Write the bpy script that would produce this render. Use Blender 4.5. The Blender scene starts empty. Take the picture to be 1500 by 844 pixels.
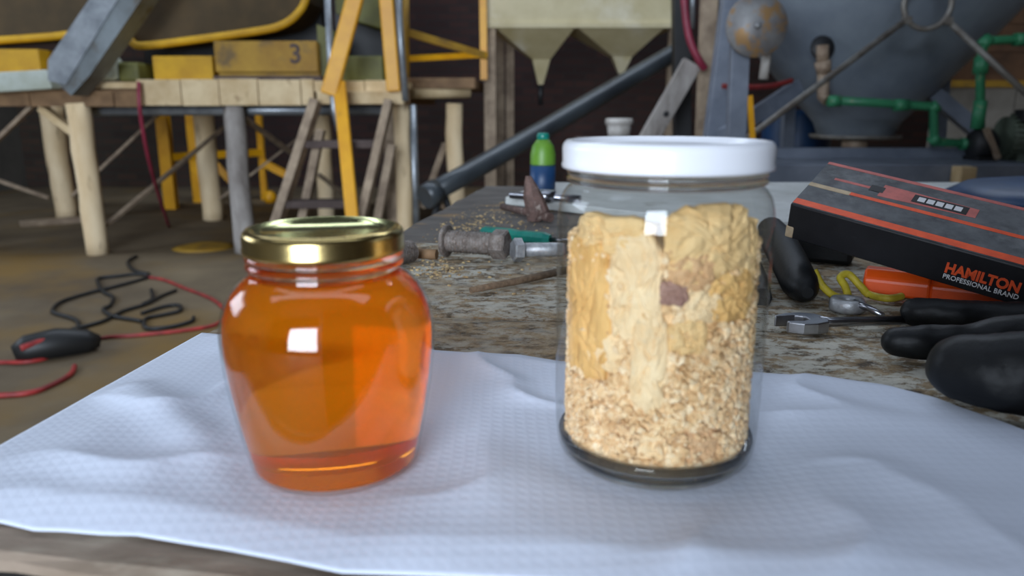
import bpy, bmesh, math, random
from mathutils import Vector, Matrix, noise
random.seed(7)
S = bpy.context.scene
COL = S.collection
# ------------------------------------------------------------------ camera, world, light
FPX, PITCH, CAMZ, TZ = 1120.0, math.radians(13.5), 0.9925, 0.85
cd = bpy.data.cameras.new('camera'); cam = bpy.data.objects.new('camera', cd); COL.objects.link(cam)
cam.location = (0, 0, CAMZ); cam.rotation_euler = (math.pi/2 - PITCH, 0, 0)
cd.sensor_width = 36; cd.lens = FPX/1500*36; cd.clip_start = 0.01; cd.clip_end = 100
cd.dof.use_dof = True; cd.dof.focus_distance = 0.50; cd.dof.aperture_fstop = 9
S.camera = cam
W = bpy.data.worlds.new('sky'); S.world = W; W.use_nodes = True
W.node_tree.nodes['Background'].inputs[0].default_value = (0.62, 0.75, 1.0, 1)
W.node_tree.nodes['Background'].inputs[1].default_value = 1.6
vs = S.view_settings
vs.view_transform = 'Standard'; vs.look = 'None'; vs.gamma = 1; vs.use_curve_mapping = False; vs.exposure = -0.75
S.cycles.use_denoising = True
S.cycles.max_bounces = 14; S.cycles.transmission_bounces = 12; S.cycles.transparent_max_bounces = 16
S.cycles.sample_clamp_indirect = 6
def area(name, loc, rot, sx, sy, power, color=(0.77, 0.87, 1.0)):
    l = bpy.data.lights.new(name, 'AREA'); l.shape = 'RECTANGLE'; l.size = sx; l.size_y = sy
    l.energy = power; l.color = color
    o = bpy.data.objects.new(name, l); COL.objects.link(o); o.location = loc; o.rotation_euler = rot
    return o
R90 = math.pi/2
# daylight entering at the real openings of the shed: the big doorway, the left window, the roof lights
area('doorway_daylight', (-1.5, -5.02, 2.0), (R90, 0, 0), 3.0, 3.2, 1080)
area('left_window_daylight', (-6.02, 3.4, 2.7), (0, -R90, 0), 1.8, 3.2, 130)
for i, y in enumerate((0.2, 5.2)):
    area('roof_daylight', (-0.6, y, 5.42), (0, 0, 0), 7.0, 1.1, (40, 290)[i])

# ------------------------------------------------------------------ helpers
ct, st = math.cos(PITCH), math.sin(PITCH)
def ray(px, py):
    u, v = px - 750.0, py - 422.0
    return Vector((u, FPX*ct - v*st, -(FPX*st + v*ct)))
def P(px, py, Y):
    r = ray(px, py); return Vector((0, 0, CAMZ)) + r*(Y/r.y)
def G(px, py, z=TZ):
    r = ray(px, py); return Vector((0, 0, CAMZ)) + r*((z - CAMZ)/r.z)

def fbm(p, o=4): return noise.fractal(p, 1.0, 2.0, o)

class MB:
    def __init__(s): s.v = []; s.f = []; s.sm = []
    def add(s, vs, fs, smooth=False):
        b = len(s.v); s.v += [Vector(v) for v in vs]
        for f in fs: s.f.append([i + b for i in f]); s.sm.append(smooth)
        return s
    def box(s, c, d, rot=None):
        c = Vector(c); vs = []
        for z in (-1, 1):
            for x, y in ((-1, -1), (1, -1), (1, 1), (-1, 1)):
                v = Vector((x*d[0]/2, y*d[1]/2, z*d[2]/2))
                vs.append(c + (rot @ v if rot else v))
        return s.add(vs, [(3,2,1,0),(4,5,6,7),(0,1,5,4),(1,2,6,5),(2,3,7,6),(3,0,4,7)])
    def bx(s, x0, x1, y0, y1, z0, z1):
        return s.box(((x0+x1)/2, (y0+y1)/2, (z0+z1)/2), (abs(x1-x0), abs(y1-y0), abs(z1-z0)))
    def beam(s, a, b, w, h, up=(0, 0, 1)):
        a, b = Vector(a), Vector(b); d = (b - a); L = d.length; d.normalize(); up = Vector(up)
        sx = d.cross(up)
        if sx.length < 1e-4: sx = d.cross(Vector((0, 1, 0)))
        sx.normalize(); uz = sx.cross(d)
        m = Matrix((sx, d, uz)).transposed()
        return s.box((a+b)/2, (w, L, h), m)
    def tube(s, pts, r, seg=10, caps=True, smooth=True):
        pts = [Vector(p) for p in pts]; n = len(pts)
        rs = r if isinstance(r, (list, tuple)) else [r]*n
        rings = []; prev = None
        for i, p in enumerate(pts):
            t = (pts[min(i+1, n-1)] - pts[max(i-1, 0)]).normalized()
            if prev is None:
                a = Vector((0, 0, 1)) if abs(t.z) < 0.9 else Vector((1, 0, 0))
                nx = t.cross(a).normalized()
            else:
                nx = (prev - t*prev.dot(t))
                nx = nx.normalized() if nx.length > 1e-6 else t.orthogonal().normalized()
            prev = nx; ny = t.cross(nx)
            rings.append([p + (nx*math.cos(2*math.pi*k/seg) + ny*math.sin(2*math.pi*k/seg))*rs[i] for k in range(seg)])
        vs = [v for q in rings for v in q]; fs = []
        for i in range(n-1):
            for k in range(seg):
                k2 = (k+1) % seg
                fs.append((i*seg+k, i*seg+k2, (i+1)*seg+k2, (i+1)*seg+k))
        s.add(vs, fs, smooth)
        if caps:
            b = len(s.v) - len(vs)
            s.f.append([b+k for k in reversed(range(seg))]); s.sm.append(False)
            s.f.append([b+(n-1)*seg+k for k in range(seg)]); s.sm.append(False)
        return s
    def lathe(s, prof, o=(0, 0, 0), axis=None, seg=48, smooth=True, ph=0.0):
        """prof: (r, z) list, revolved about an axis through o"""
        o = Vector(o); q = Vector((0, 0, 1)).rotation_difference(Vector(axis)) if axis is not None else None
        vs, fs, idx = [], [], []
        for r, z in prof:
            if r < 1e-7:
                idx.append([len(vs)]); vs.append(Vector((0, 0, z)))
            else:
                idx.append(list(range(len(vs), len(vs)+seg)))
                vs += [Vector((r*math.cos(2*math.pi*k/seg+ph), r*math.sin(2*math.pi*k/seg+ph), z)) for k in range(seg)]
        for a, b in zip(idx, idx[1:]):
            for k in range(seg):
                k2 = (k+1) % seg
                if len(a) == 1 and len(b) == 1: continue
                if len(a) == 1: fs.append((a[0], b[k2], b[k]))
                elif len(b) == 1: fs.append((a[k], a[k2], b[0]))
                else: fs.append((a[k], a[k2], b[k2], b[k]))
        if q: vs = [q @ v for v in vs]
        return s.add([v + o for v in vs], fs, smooth)
    def prism(s, poly, d):
        """poly: list of 3-D points, extruded by vector d"""
        d = Vector(d); n = len(poly); a = [Vector(p) for p in poly]
        nrm = sum(((a[i]).cross(a[(i+1) % n]) for i in range(n)), Vector())
        if nrm.dot(d) > 0: a = a[::-1]
        vs = a + [p + d for p in a]
        fs = [tuple(range(n)), tuple(range(2*n-1, n-1, -1))] + [(i, n+i, n+(i+1) % n, (i+1) % n) for i in range(n)]
        return s.add(vs, fs)

def build(name, mb, mat, parent=None, bevel=0, origin=None, remesh=0, segs=2):
    if origin is None:
        if parent is not None: origin = parent.location.copy()
        else:
            xs = [v.x for v in mb.v]; ys = [v.y for v in mb.v]; zs = [v.z for v in mb.v]
            origin = Vector(((min(xs)+max(xs))/2, (min(ys)+max(ys))/2, min(zs)))
    me = bpy.data.meshes.new(name)
    me.from_pydata([tuple(v - origin) for v in mb.v], [], mb.f)
    me.polygons.foreach_set('use_smooth', mb.sm); me.update()
    me.materials.append(mat)
    o = bpy.data.objects.new(name, me); COL.objects.link(o)
    if parent is not None:
        o.parent = parent; o.location = origin - wloc(parent)
    else: o.location = origin
    if bevel:
        m = o.modifiers.new('bevel', 'BEVEL'); m.width = bevel; m.segments = segs; m.limit_method = 'ANGLE'; m.angle_limit = 0.6
    if remesh:
        m = o.modifiers.new('remesh', 'REMESH'); m.mode = 'VOXEL'; m.voxel_size = remesh; m.use_smooth_shade = True
        m = o.modifiers.new('smooth', 'SMOOTH'); m.iterations = 6; m.factor = 0.5
    return o
def wloc(o):
    l = o.location.copy(); p = o.parent
    while p: l += p.location; p = p.parent
    return l
def tag(o, label, cat, group=None, kind=None):
    o['label'] = label; o['category'] = cat
    if group: o['group'] = group
    if kind: o['kind'] = kind
    return o
def thing(name, label, cat, loc, group=None):
    e = bpy.data.objects.new(name, None); COL.objects.link(e); e.location = Vector(loc); e.empty_display_size = 0.05
    return tag(e, label, cat, group)
def part(name, mb, mat, parent, bevel=0, **k):
    return build(name, mb, mat, parent, bevel, origin=wloc(parent), **k)
def struct(name, mb, mat, bevel=0):
    o = build(name, mb, mat, None, bevel); o['kind'] = 'structure'; return o
def text_mesh(name, body, size, mat, parent, M, offset=0.0, extrude=0.0002, spacing=1.0, xs=1.0):
    cu = bpy.data.curves.new(name, 'FONT'); cu.body = body; cu.size = size; cu.extrude = extrude; cu.offset = offset
    cu.space_character = spacing; cu.resolution_u = 3
    t = bpy.data.objects.new(name+'_tmp', cu); COL.objects.link(t)
    bpy.context.view_layer.update()
    me = bpy.data.meshes.new_from_object(t.evaluated_get(bpy.context.evaluated_depsgraph_get()))
    bpy.data.objects.remove(t); bpy.data.curves.remove(cu)
    me.name = name
    org = wloc(parent)
    wdt = max(v.co.x for v in me.vertices)
    for v in me.vertices: v.co = (M @ Vector((v.co.x*xs, v.co.y, v.co.z))) - org
    me.materials.clear(); me.materials.append(mat)
    o = bpy.data.objects.new(name, me); COL.objects.link(o); o.parent = parent
    return o

# ------------------------------------------------------------------ materials
def new_mat(name):
    m = bpy.data.materials.new(name); m.use_nodes = True
    nt = m.node_tree; return m, nt, nt.nodes, nt.links, nt.nodes['Principled BSDF']
def c4(c): return (c[0], c[1], c[2], 1)
def srgb(r, g, b):
    f = lambda x: (x/12.92 if x <= 0.04045 else ((x+0.055)/1.055)**2.4)
    return tuple(f(x/255.0) for x in (r, g, b))
def mat(name, a, b=None, rough=0.6, metal=0.0, scale=8.0, bump=0.0, bscale=None, stretch=(1, 1, 1), lo=0.35, hi=0.65,
        c=None, cscale=3.0, clo=0.55, chi=0.7, detail=6, dist=0.001, spec=0.5):
    m, nt, N, L, bs = new_mat(name)
    bs.inputs['Roughness'].default_value = rough; bs.inputs['Metallic'].default_value = metal
    bs.inputs['Specular IOR Level'].default_value = spec
    if b is None and c is None and not bump:
        bs.inputs['Base Color'].default_value = c4(a); return m
    tc = N.new('ShaderNodeTexCoord'); mp = N.new('ShaderNodeMapping'); mp.inputs['Scale'].default_value = stretch
    L.new(tc.outputs['Object'], mp.inputs[0])
    def nz(sc, dt=detail):
        n = N.new('ShaderNodeTexNoise'); n.inputs['Scale'].default_value = sc; n.inputs['Detail'].default_value = dt
        n.inputs['Roughness'].default_value = 0.62
        L.new(mp.outputs[0], n.inputs['Vector']); return n
    def ramp(n, lo, hi, ca, cb):
        r = N.new('ShaderNodeValToRGB'); r.color_ramp.elements[0].position = lo; r.color_ramp.elements[1].position = hi
        r.color_ramp.elements[0].color = ca; r.color_ramp.elements[1].color = cb; L.new(n.outputs['Fac'], r.inputs[0]); return r
    out = ramp(nz(scale), lo, hi, c4(a), c4(b or a)).outputs[0]
    if c is not None:
        k = ramp(nz(cscale), clo, chi, (0, 0, 0, 1), (1, 1, 1, 1))
        mx = N.new('ShaderNodeMix'); mx.data_type = 'RGBA'
        L.new(k.outputs[0], mx.inputs[0]); L.new(out, mx.inputs[6]); mx.inputs[7].default_value = c4(c); out = mx.outputs[2]
    L.new(out, bs.inputs['Base Color'])
    if bump:
        bn = N.new('ShaderNodeBump'); bn.inputs['Strength'].default_value = bump; bn.inputs['Distance'].default_value = dist
        L.new(nz(bscale or scale*3).outputs['Fac'], bn.inputs['Height']); L.new(bn.outputs[0], bs.inputs['Normal'])
    return m
def glass_mat(name, col=(1, 1, 1), ior=1.48, rough=0.0):
    m, nt, N, L, bs = new_mat(name)
    bs.inputs['Base Color'].default_value = c4(col); bs.inputs['Roughness'].default_value = rough
    bs.inputs['IOR'].default_value = ior; bs.inputs['Transmission Weight'].default_value = 1.0
    return m
def thin_glass(name, tint=(0.93, 0.96, 0.95), gl=1.0):
    # clear jar wall seen as a thin sheet: transmission straight through plus a Fresnel mirror reflection
    m, nt, N, L, bs = new_mat(name); N.remove(bs)
    fr = N.new('ShaderNodeFresnel'); ge = N.new('ShaderNodeNewGeometry'); mi_ = N.new('ShaderNodeMath'); mi_.operation = 'MULTIPLY_ADD'
    mi_.inputs[1].default_value = 1/1.55-1.55; mi_.inputs[2].default_value = 1.55      # same reflectance from both sides of the sheet
    L.new(ge.outputs['Backfacing'], mi_.inputs[0]); L.new(mi_.outputs[0], fr.inputs[0])
    tr = N.new('ShaderNodeBsdfTransparent'); tr.inputs[0].default_value = c4(tint)
    gs = N.new('ShaderNodeBsdfGlossy'); gs.inputs['Roughness'].default_value = 0.02
    mx = N.new('ShaderNodeMixShader'); L.new(fr.outputs[0], mx.inputs[0]); L.new(tr.outputs[0], mx.inputs[1]); L.new(gs.outputs[0], mx.inputs[2])
    L.new(mx.outputs[0], N['Material Output'].inputs[0]); return m

M = {}
M['steel_grey'] = mat('grey_painted_steel', srgb(132, 140, 154), srgb(106, 114, 128), 0.5, 0.0, 6, 0.1)
M['tank'] = mat('tank_blue_grey_steel', srgb(138, 148, 158), srgb(114, 124, 136), 0.45, 0.0, 3, 0.06)
M['galv'] = mat('galvanised_steel', srgb(168, 174, 180), srgb(128, 134, 140), 0.38, 0.6, 9, 0.1)
M['chute'] = mat('chute_sheet_steel', srgb(128, 136, 140), srgb(100, 106, 108), 0.5, 0.3, 4, 0.2, c=srgb(90, 84, 76), cscale=7)
M['pale_steel'] = mat('pale_painted_steel', srgb(188, 196, 190), srgb(160, 165, 150), 0.5, 0.0, 5, 0.1)
M['rod'] = mat('dull_rod_steel', srgb(150, 148, 142), srgb(112, 104, 96), 0.5, 0.4, 14, 0.2)
M['cream_wood'] = mat('pale_timber', srgb(222, 200, 160), srgb(188, 160, 116), 0.75, 0, 5, 0.3, 20, (1, 1, 1), c=srgb(150, 120, 84), cscale=9, clo=0.6, chi=0.72)
M['post_wood'] = mat('peeled_log_timber', srgb(242, 220, 182), srgb(218, 190, 146), 0.75, 0, 7, 0.35, 16, (1, 1, 0.25), c=srgb(140, 110, 76), cscale=12, clo=0.6, chi=0.75)
M['grey_wood'] = mat('weathered_grey_timber', srgb(176, 170, 164), srgb(120, 112, 106), 0.8, 0, 9, 0.5, 30, (1, 1, 0.3), c=srgb(70, 62, 58), cscale=16, clo=0.6, chi=0.7)
M['brown_wood'] = mat('brown_timber', srgb(150, 118, 84), srgb(112, 86, 60), 0.8, 0, 6, 0.3, 20)
M['dark_wood'] = mat('dark_stained_timber', srgb(92, 78, 74), srgb(66, 54, 50), 0.8, 0, 6, 0.3, 20)
M['stile_wood'] = mat('ladder_timber', srgb(178, 158, 134), srgb(130, 112, 94), 0.8, 0, 9, 0.3, 20)
M['yellow'] = mat('yellow_enamel_paint', srgb(236, 172, 14), srgb(214, 148, 8), 0.45, 0, 5, 0.1, c=srgb(140, 100, 30), cscale=14, clo=0.66, chi=0.74)
M['ochre'] = mat('ochre_painted_wood', srgb(178, 140, 44), srgb(146, 108, 30), 0.65, 0, 4, 0.3, c=srgb(110, 88, 50), cscale=6)
M['ochre_bright'] = mat('yellow_painted_board', srgb(206, 160, 16), srgb(176, 132, 14), 0.6, 0, 5, 0.2)
M['olive'] = mat('olive_painted_panel', srgb(112, 112, 50), srgb(84, 84, 40), 0.6, 0, 4, 0.2)
M['pan'] = mat('brown_dusty_sieve_mesh', srgb(86, 68, 42), srgb(64, 52, 32), 0.85, 0, 3, 0.5, 60)
M['hopper'] = mat('cream_painted_sheet', srgb(206, 194, 156), srgb(180, 166, 124), 0.5, 0, 2.5, 0.1, c=srgb(216, 208, 184), cscale=2)
M['black'] = mat('black_painted_steel', srgb(34, 34, 36), srgb(24, 24, 26), 0.5, 0, 8, 0.1)
M['auger'] = mat('dark_grey_plastic_tube', srgb(66, 72, 76), srgb(48, 52, 56), 0.35, 0.1, 3, 0.05)
M['green_pipe'] = mat('green_plastic_pipe', srgb(64, 146, 102), srgb(48, 120, 84), 0.4, 0, 8, 0.0, c=srgb(150, 150, 110), cscale=14, clo=0.62, chi=0.72)
M['brass'] = mat('dirty_pale_fitting', srgb(186, 166, 144), srgb(140, 118, 98), 0.55, 0.2, 16, 0.2)
M['motor'] = mat('grey_green_motor_casting', srgb(112, 124, 108), srgb(84, 92, 80), 0.5, 0.1, 12, 0.2)
M['hose'] = mat('maroon_rubber_hose', srgb(150, 50, 72), srgb(120, 36, 54), 0.45)
M['red'] = mat('red_cable_sheath', srgb(176, 52, 48), srgb(120, 36, 36), 0.5, 0, 14)
M['cable'] = mat('black_cable_rubber', srgb(26, 26, 26), None, 0.5)
M['disc'] = mat('dusty_rusted_disc', srgb(156, 156, 156), srgb(120, 116, 116), 0.55, 0.3, 10, 0.2, c=srgb(170, 134, 90), cscale=13, clo=0.54, chi=0.62)
M['bucket'] = mat('white_plastic', srgb(206, 202, 196), srgb(170, 164, 156), 0.5, 0, 10)
M['blue'] = mat('blue_plastic', srgb(22, 62, 104), srgb(16, 46, 80), 0.45, 0, 14)
M['lime'] = mat('lime_green_plastic', srgb(96, 140, 40), srgb(70, 112, 40), 0.45, 0, 14)
M['orange'] = mat('orange_plastic', srgb(246, 92, 18), srgb(222, 76, 12), 0.4, 0, 20, 0.05)
M['yellow_cord'] = mat('dirty_yellow_cord', srgb(206, 186, 52), srgb(160, 140, 36), 0.6, 0, 60, 0.4, 300, c=srgb(70, 62, 26), cscale=160, clo=0.62, chi=0.7)
M['chrome'] = mat('worn_chrome_steel', srgb(190, 192, 198), srgb(150, 150, 156), 0.28, 1.0, 40, 0.1, 200)
M['zinc'] = mat('dull_zinc_steel', srgb(172, 174, 176), srgb(136, 136, 138), 0.45, 0.5, 120, 0.3, 500)
M['rust'] = mat('old_rusty_iron', srgb(132, 124, 118), srgb(92, 80, 72), 0.7, 0.3, 160, 0.5, 600, c=srgb(150, 142, 134), cscale=300)
M['rust_red'] = mat('red_brown_rusty_iron', srgb(112, 88, 80), srgb(76, 58, 52), 0.75, 0.2, 90, 0.4, 500, c=srgb(160, 146, 136), cscale=80, clo=0.56, chi=0.66)
M['teal'] = mat('teal_plastic', srgb(10, 128, 110), srgb(8, 98, 88), 0.35, 0, 40)
M['rubber'] = mat('black_rubber', srgb(14, 16, 18), srgb(10, 11, 13), 0.5, 0, 60, 0.35, 200, c=srgb(90, 86, 76), cscale=420, clo=0.70, chi=0.76, spec=0.3)
M['stick'] = mat('dry_twig', srgb(128, 106, 84), srgb(96, 78, 60), 0.85, 0, 200, 0.4, 600)

# floor: dirty concrete with brown and yellow dust
m = mat('dirty_concrete_floor', srgb(126, 110, 84), srgb(84, 70, 52), 0.85, 0, 0.9, 0.25, 30, c=srgb(122, 94, 44), cscale=0.7, clo=0.5, chi=0.66, dist=0.004)
M['floor'] = m
def brick_mat(name, a, b, mortar, sc):
    m, nt, N, L, bs = new_mat(name)
    tc = N.new('ShaderNodeTexCoord'); mp = N.new('ShaderNodeMapping'); mp.inputs['Rotation'].default_value = (R90, 0, 0)
    L.new(tc.outputs['Object'], mp.inputs[0])
    br = N.new('ShaderNodeTexBrick'); br.inputs['Scale'].default_value = sc
    br.inputs['Color1'].default_value = c4(a); br.inputs['Color2'].default_value = c4(b); br.inputs['Mortar'].default_value = c4(mortar)
    br.inputs['Mortar Size'].default_value = 0.018; br.inputs['Brick Width'].default_value = 0.5; br.inputs['Row Height'].default_value = 0.17
    L.new(mp.outputs[0], br.inputs['Vector'])
    nz = N.new('ShaderNodeTexNoise'); nz.inputs['Scale'].default_value = 1.5; nz.inputs['Detail'].default_value = 6
    mx = N.new('ShaderNodeMix'); mx.data_type = 'RGBA'; mx.blend_type = 'MULTIPLY'; mx.inputs[0].default_value = 0.7
    L.new(br.outputs[0], mx.inputs[6]); L.new(nz.outputs['Color'], mx.inputs[7]); L.new(mx.outputs[2], bs.inputs['Base Color'])
    bp = N.new('ShaderNodeBump'); bp.inputs['Strength'].default_value = 0.6; bp.inputs['Distance'].default_value = 0.01
    L.new(br.outputs['Fac'], bp.inputs['Height']); bp.invert = True; L.new(bp.outputs[0], bs.inputs['Normal'])
    bs.inputs['Roughness'].default_value = 0.9; return m
M['brick'] = brick_mat('sooty_brick', srgb(84, 58, 48), srgb(64, 46, 40), srgb(62, 56, 50), 2.0)
M['plaster'] = mat('grimy_plaster', srgb(92, 86, 78), srgb(66, 62, 56), 0.9, 0, 1.2, 0.2, 20)
M['roof'] = mat('dark_roof_sheet', srgb(66, 62, 60), srgb(50, 48, 46), 0.8, 0, 1.5)

# ------------------------------------------------------------------ the setting: a shed with a doorway behind, a window left, roof lights
X0, X1, Y0, Y1, ZR = -6.0, 6.0, -5.0, 9.5, 5.4
struct('floor', MB().bx(X0-.2, X1+.2, Y0-.2, Y1+.2, -.1, 0), M['floor'])
struct('wall_back', MB().bx(X0-.2, X1+.2, Y1, Y1+.2, 0, ZR), M['brick'])
struct('wall_right', MB().bx(X1, X1+.2, Y0, Y1, 0, ZR), M['brick'])
wl = MB(); wl.bx(X0-.2, X0, Y0, 1.75, 0, ZR).bx(X0-.2, X0, 5.05, Y1, 0, ZR).bx(X0-.2, X0, 1.75, 5.05, 0, 1.75).bx(X0-.2, X0, 1.75, 5.05, 3.65, ZR)
struct('wall_left', wl, M['plaster'])
wf = MB(); wf.bx(X0-.2, -3.05, Y0-.2, Y0, 0, ZR).bx(.05, X1+.2, Y0-.2, Y0, 0, ZR).bx(-3.05, .05, Y0-.2, Y0, 0, .38).bx(-3.05, .05, Y0-.2, Y0, 3.65, ZR)
struct('wall_front', wf, M['plaster'])
rc = MB(); rc.bx(X0-.2, X1+.2, Y0-.2, -.4, ZR, ZR+.1).bx(X0-.2, X1+.2, .8, 4.6, ZR, ZR+.1).bx(X0-.2, X1+.2, 5.8, Y1+.2, ZR, ZR+.1)
for ya, yb in ((-.4, .8), (4.6, 5.8)): rc.bx(X0-.2, -4.15, ya, yb, ZR, ZR+.1).bx(2.95, X1+.2, ya, yb, ZR, ZR+.1)
struct('ceiling', rc, M['roof'])

# ------------------------------------------------------------------ workbench of weathered planks
m, nt, N, L, bs = new_mat('peeling_paint_plank'); M['plank'] = m
tc = N.new('ShaderNodeTexCoord'); mp = N.new('ShaderNodeMapping'); mp.inputs['Scale'].default_value = (0.75, 1.0, 1.0); L.new(tc.outputs['Object'], mp.inputs[0])
def nz(sc, d=8, r=0.65):
    n = N.new('ShaderNodeTexNoise'); n.inputs['Scale'].default_value = sc; n.inputs['Detail'].default_value = d; n.inputs['Roughness'].default_value = r
    L.new(mp.outputs[0], n.inputs['Vector']); return n
def rp(n, *st):
    r = N.new('ShaderNodeValToRGB'); e = r.color_ramp.elements
    while len(e) < len(st): e.new(0.5)
    for q, (p_, c_) in zip(e, st): q.position = p_; q.color = c4(c_)
    L.new(n.outputs['Fac'], r.inputs[0]); return r
n1 = nz(90); wood = rp(n1, (0.34, srgb(66, 56, 44)), (0.45, srgb(118, 98, 72)), (0.56, srgb(156, 134, 102)), (0.68, srgb(170, 156, 132)))
n2 = nz(70, 10, 0.8); paint = rp(n2, (0.47, (0, 0, 0)), (0.53, (.9, .9, .9)))
n2b = nz(4.5); zone = rp(n2b, (0.40, (0, 0, 0)), (0.55, (1, 1, 1)))
mm = N.new('ShaderNodeMath'); mm.operation = 'MULTIPLY'; L.new(paint.outputs[0], mm.inputs[0]); L.new(zone.outputs[0], mm.inputs[1])
mx = N.new('ShaderNodeMix'); mx.data_type = 'RGBA'; L.new(mm.outputs[0], mx.inputs[0]); L.new(wood.outputs[0], mx.inputs[6]); mx.inputs[7].default_value = c4(srgb(196, 192, 178))
L.new(mx.outputs[2], bs.inputs['Base Color']); bs.inputs['Roughness'].default_value = 0.85
b1 = N.new('ShaderNodeBump'); b1.inputs['Strength'].default_value = 1.0; b1.inputs['Distance'].default_value = 0.003; L.new(n1.outputs['Fac'], b1.inputs['Height'])
b2 = N.new('ShaderNodeBump'); b2.inputs['Strength'].default_value = 0.5; b2.inputs['Distance'].default_value = 0.001; L.new(mm.outputs[0], b2.inputs['Height']); L.new(b1.outputs[0], b2.inputs['Normal'])
L.new(b2.outputs[0], bs.inputs['Normal'])
M['dark_plank'] = mat('dusty_dark_grey_plank', srgb(104, 98, 92), srgb(78, 72, 68), 0.9, 0, 26, 0.6, 120, (0.4, 1, 1), c=srgb(150, 118, 74), cscale=22, clo=0.56, chi=0.68)
M['front_plank'] = mat('grey_brown_worn_plank', srgb(150, 134, 118), srgb(116, 100, 84), 0.85, 0, 40, 0.6, 160, (0.3, 1, 1), c=srgb(176, 164, 146), cscale=30, clo=0.55, chi=0.7)
TA = math.radians(-9.1)
U = Vector((math.cos(TA), math.sin(TA), 0)); V = Vector((-math.sin(TA), math.cos(TA), 0))
pl = G(0, 650); pf = G(0, 818)
q = (pf - pl)
TC = pl + V*(q.dot(V)); TC.z = TZ                  # front left corner of the bench
def T(u, v, z=0.0): return TC + U*u + V*v + Vector((0, 0, z))
def uv(p): d = p - TC; return d.dot(U), d.dot(V)
TL, TD = 1.65, uv(G(715, 270))[1]
bench = thing('workbench', 'rough weathered plank workbench under the white cloth and the jars', 'workbench', T(TL/2, TD/2, -TZ))
seams = [0, .055, .315, .60, TD*.77, TD]
for i, (a, b) in enumerate(zip(seams, seams[1:])):
    mb = MB(); n = 70; k = 14; vs, fs = [], []
    for iy in range(k+1):
        for ix in range(n+1):
            u = TL*ix/n; v = a + .0015 + (b-a-.003)*iy/k
            if ix == 0: u += .006*fbm(Vector((v*9, i*3.1, 0)))
            edge = min(iy, k-iy)
            z = -.0022*max(0, 1-edge) + .0012*fbm(Vector((u*8, v*30, i*5)))-.0012
            if iy == 0 and i == 0: v += .004*fbm(Vector((u*11, 0, 2)))
            vs.append(T(u, v, z))
    nb = len(vs)
    for iy in (0, k):
        for ix in range(n+1):
            p = vs[iy*(n+1)+ix]; vs.append(Vector((p.x, p.y, TZ-(.007 if i == 0 else .042))))
    for iy in range(k):
        for ix in range(n):
            q0 = iy*(n+1)+ix; fs.append((q0, q0+1, q0+n+2, q0+n+1))
    for ix in range(n):
        fs.append((nb+ix, nb+ix+1, ix+1, ix)); o2 = k*(n+1); fs.append((o2+ix, o2+ix+1, nb+n+1+ix+1, nb+n+1+ix))
        fs.append((nb+ix+1, nb+ix, nb+n+1+ix, nb+n+1+ix+1))
    fs.append(tuple([iy*(n+1) for iy in range(k, -1, -1)]) + (nb, nb+n+1)[:1] + (nb+n+1,))
    fs.append(tuple([iy*(n+1)+n for iy in range(k+1)]) + (nb+n+1+n, nb+n))
    mb.add(vs, fs, False)
    part('plank', mb, M['dark_plank'] if i >= 3 else (M['front_plank'] if i == 0 else M['plank']), bench)
for uu in (.12, TL-.15):
    part('bearer', MB().beam(T(uu, .03, -.082), T(uu, TD-.03, -.082), .07, .08), M['dark_wood'], bench)
    for vv in (.10, TD-.10):
        part('leg', MB().beam(T(uu, vv, -.12), T(uu, vv, -TZ), .08, .08), M['dark_wood'], bench, bevel=.004)
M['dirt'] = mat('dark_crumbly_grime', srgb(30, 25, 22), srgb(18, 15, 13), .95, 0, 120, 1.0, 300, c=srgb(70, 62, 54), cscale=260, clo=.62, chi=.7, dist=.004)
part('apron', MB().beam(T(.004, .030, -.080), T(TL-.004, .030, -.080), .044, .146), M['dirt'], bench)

# white cloth
m, nt, N, L, bs = new_mat('white_woven_cloth'); M['cloth'] = m
tc = N.new('ShaderNodeTexCoord')
bs.inputs['Base Color'].default_value = c4((0.595, 0.645, 0.755)); bs.inputs['Roughness'].default_value = 0.75
bs.inputs['Sheen Weight'].default_value = 0.1
hh = []
for ax in ('X', 'Y'):
    w = N.new('ShaderNodeTexWave'); w.bands_direction = ax; w.inputs['Scale'].default_value = 62; w.inputs['Distortion'].default_value = 1.6
    w.inputs['Detail'].default_value = 2; w.inputs['Detail Scale'].default_value = 0.6; L.new(tc.outputs['Object'], w.inputs[0]); hh.append(w)
ad = N.new('ShaderNodeMath'); ad.operation = 'MAXIMUM'; L.new(hh[0].outputs['Fac'], ad.inputs[0]); L.new(hh[1].outputs['Fac'], ad.inputs[1])
nn = N.new('ShaderNodeTexNoise'); nn.inputs['Scale'].default_value = 500; nn.inputs['Detail'].default_value = 3; L.new(tc.outputs['Object'], nn.inputs['Vector'])
b1 = N.new('ShaderNodeBump'); b1.inputs['Strength'].default_value = 0.10; b1.inputs['Distance'].default_value = 0.001; L.new(ad.outputs[0], b1.inputs['Height'])
b2 = N.new('ShaderNodeBump'); b2.inputs['Strength'].default_value = 0.12; b2.inputs['Distance'].default_value = 0.0006; L.new(nn.outputs['Fac'], b2.inputs['Height']); L.new(b1.outputs[0], b2.inputs['Normal'])
L.new(b2.outputs[0], bs.inputs['Normal'])
JR = Vector((.0585, .293, 0)); JH = Vector((-.0704, .283, 0)); CZ = .003
back = [G(*p) for p in ((296, 489), (420, 500), (560, 510), (640, 515), (700, 519), (760, 521), (820, 531), (930, 537), (1040, 543), (1130, 549), (1200, 553), (1285, 564), (1345, 580), (1375, 593), (1430, 612), (1475, 632), (1500, 645), (1600, 690))]
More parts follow.
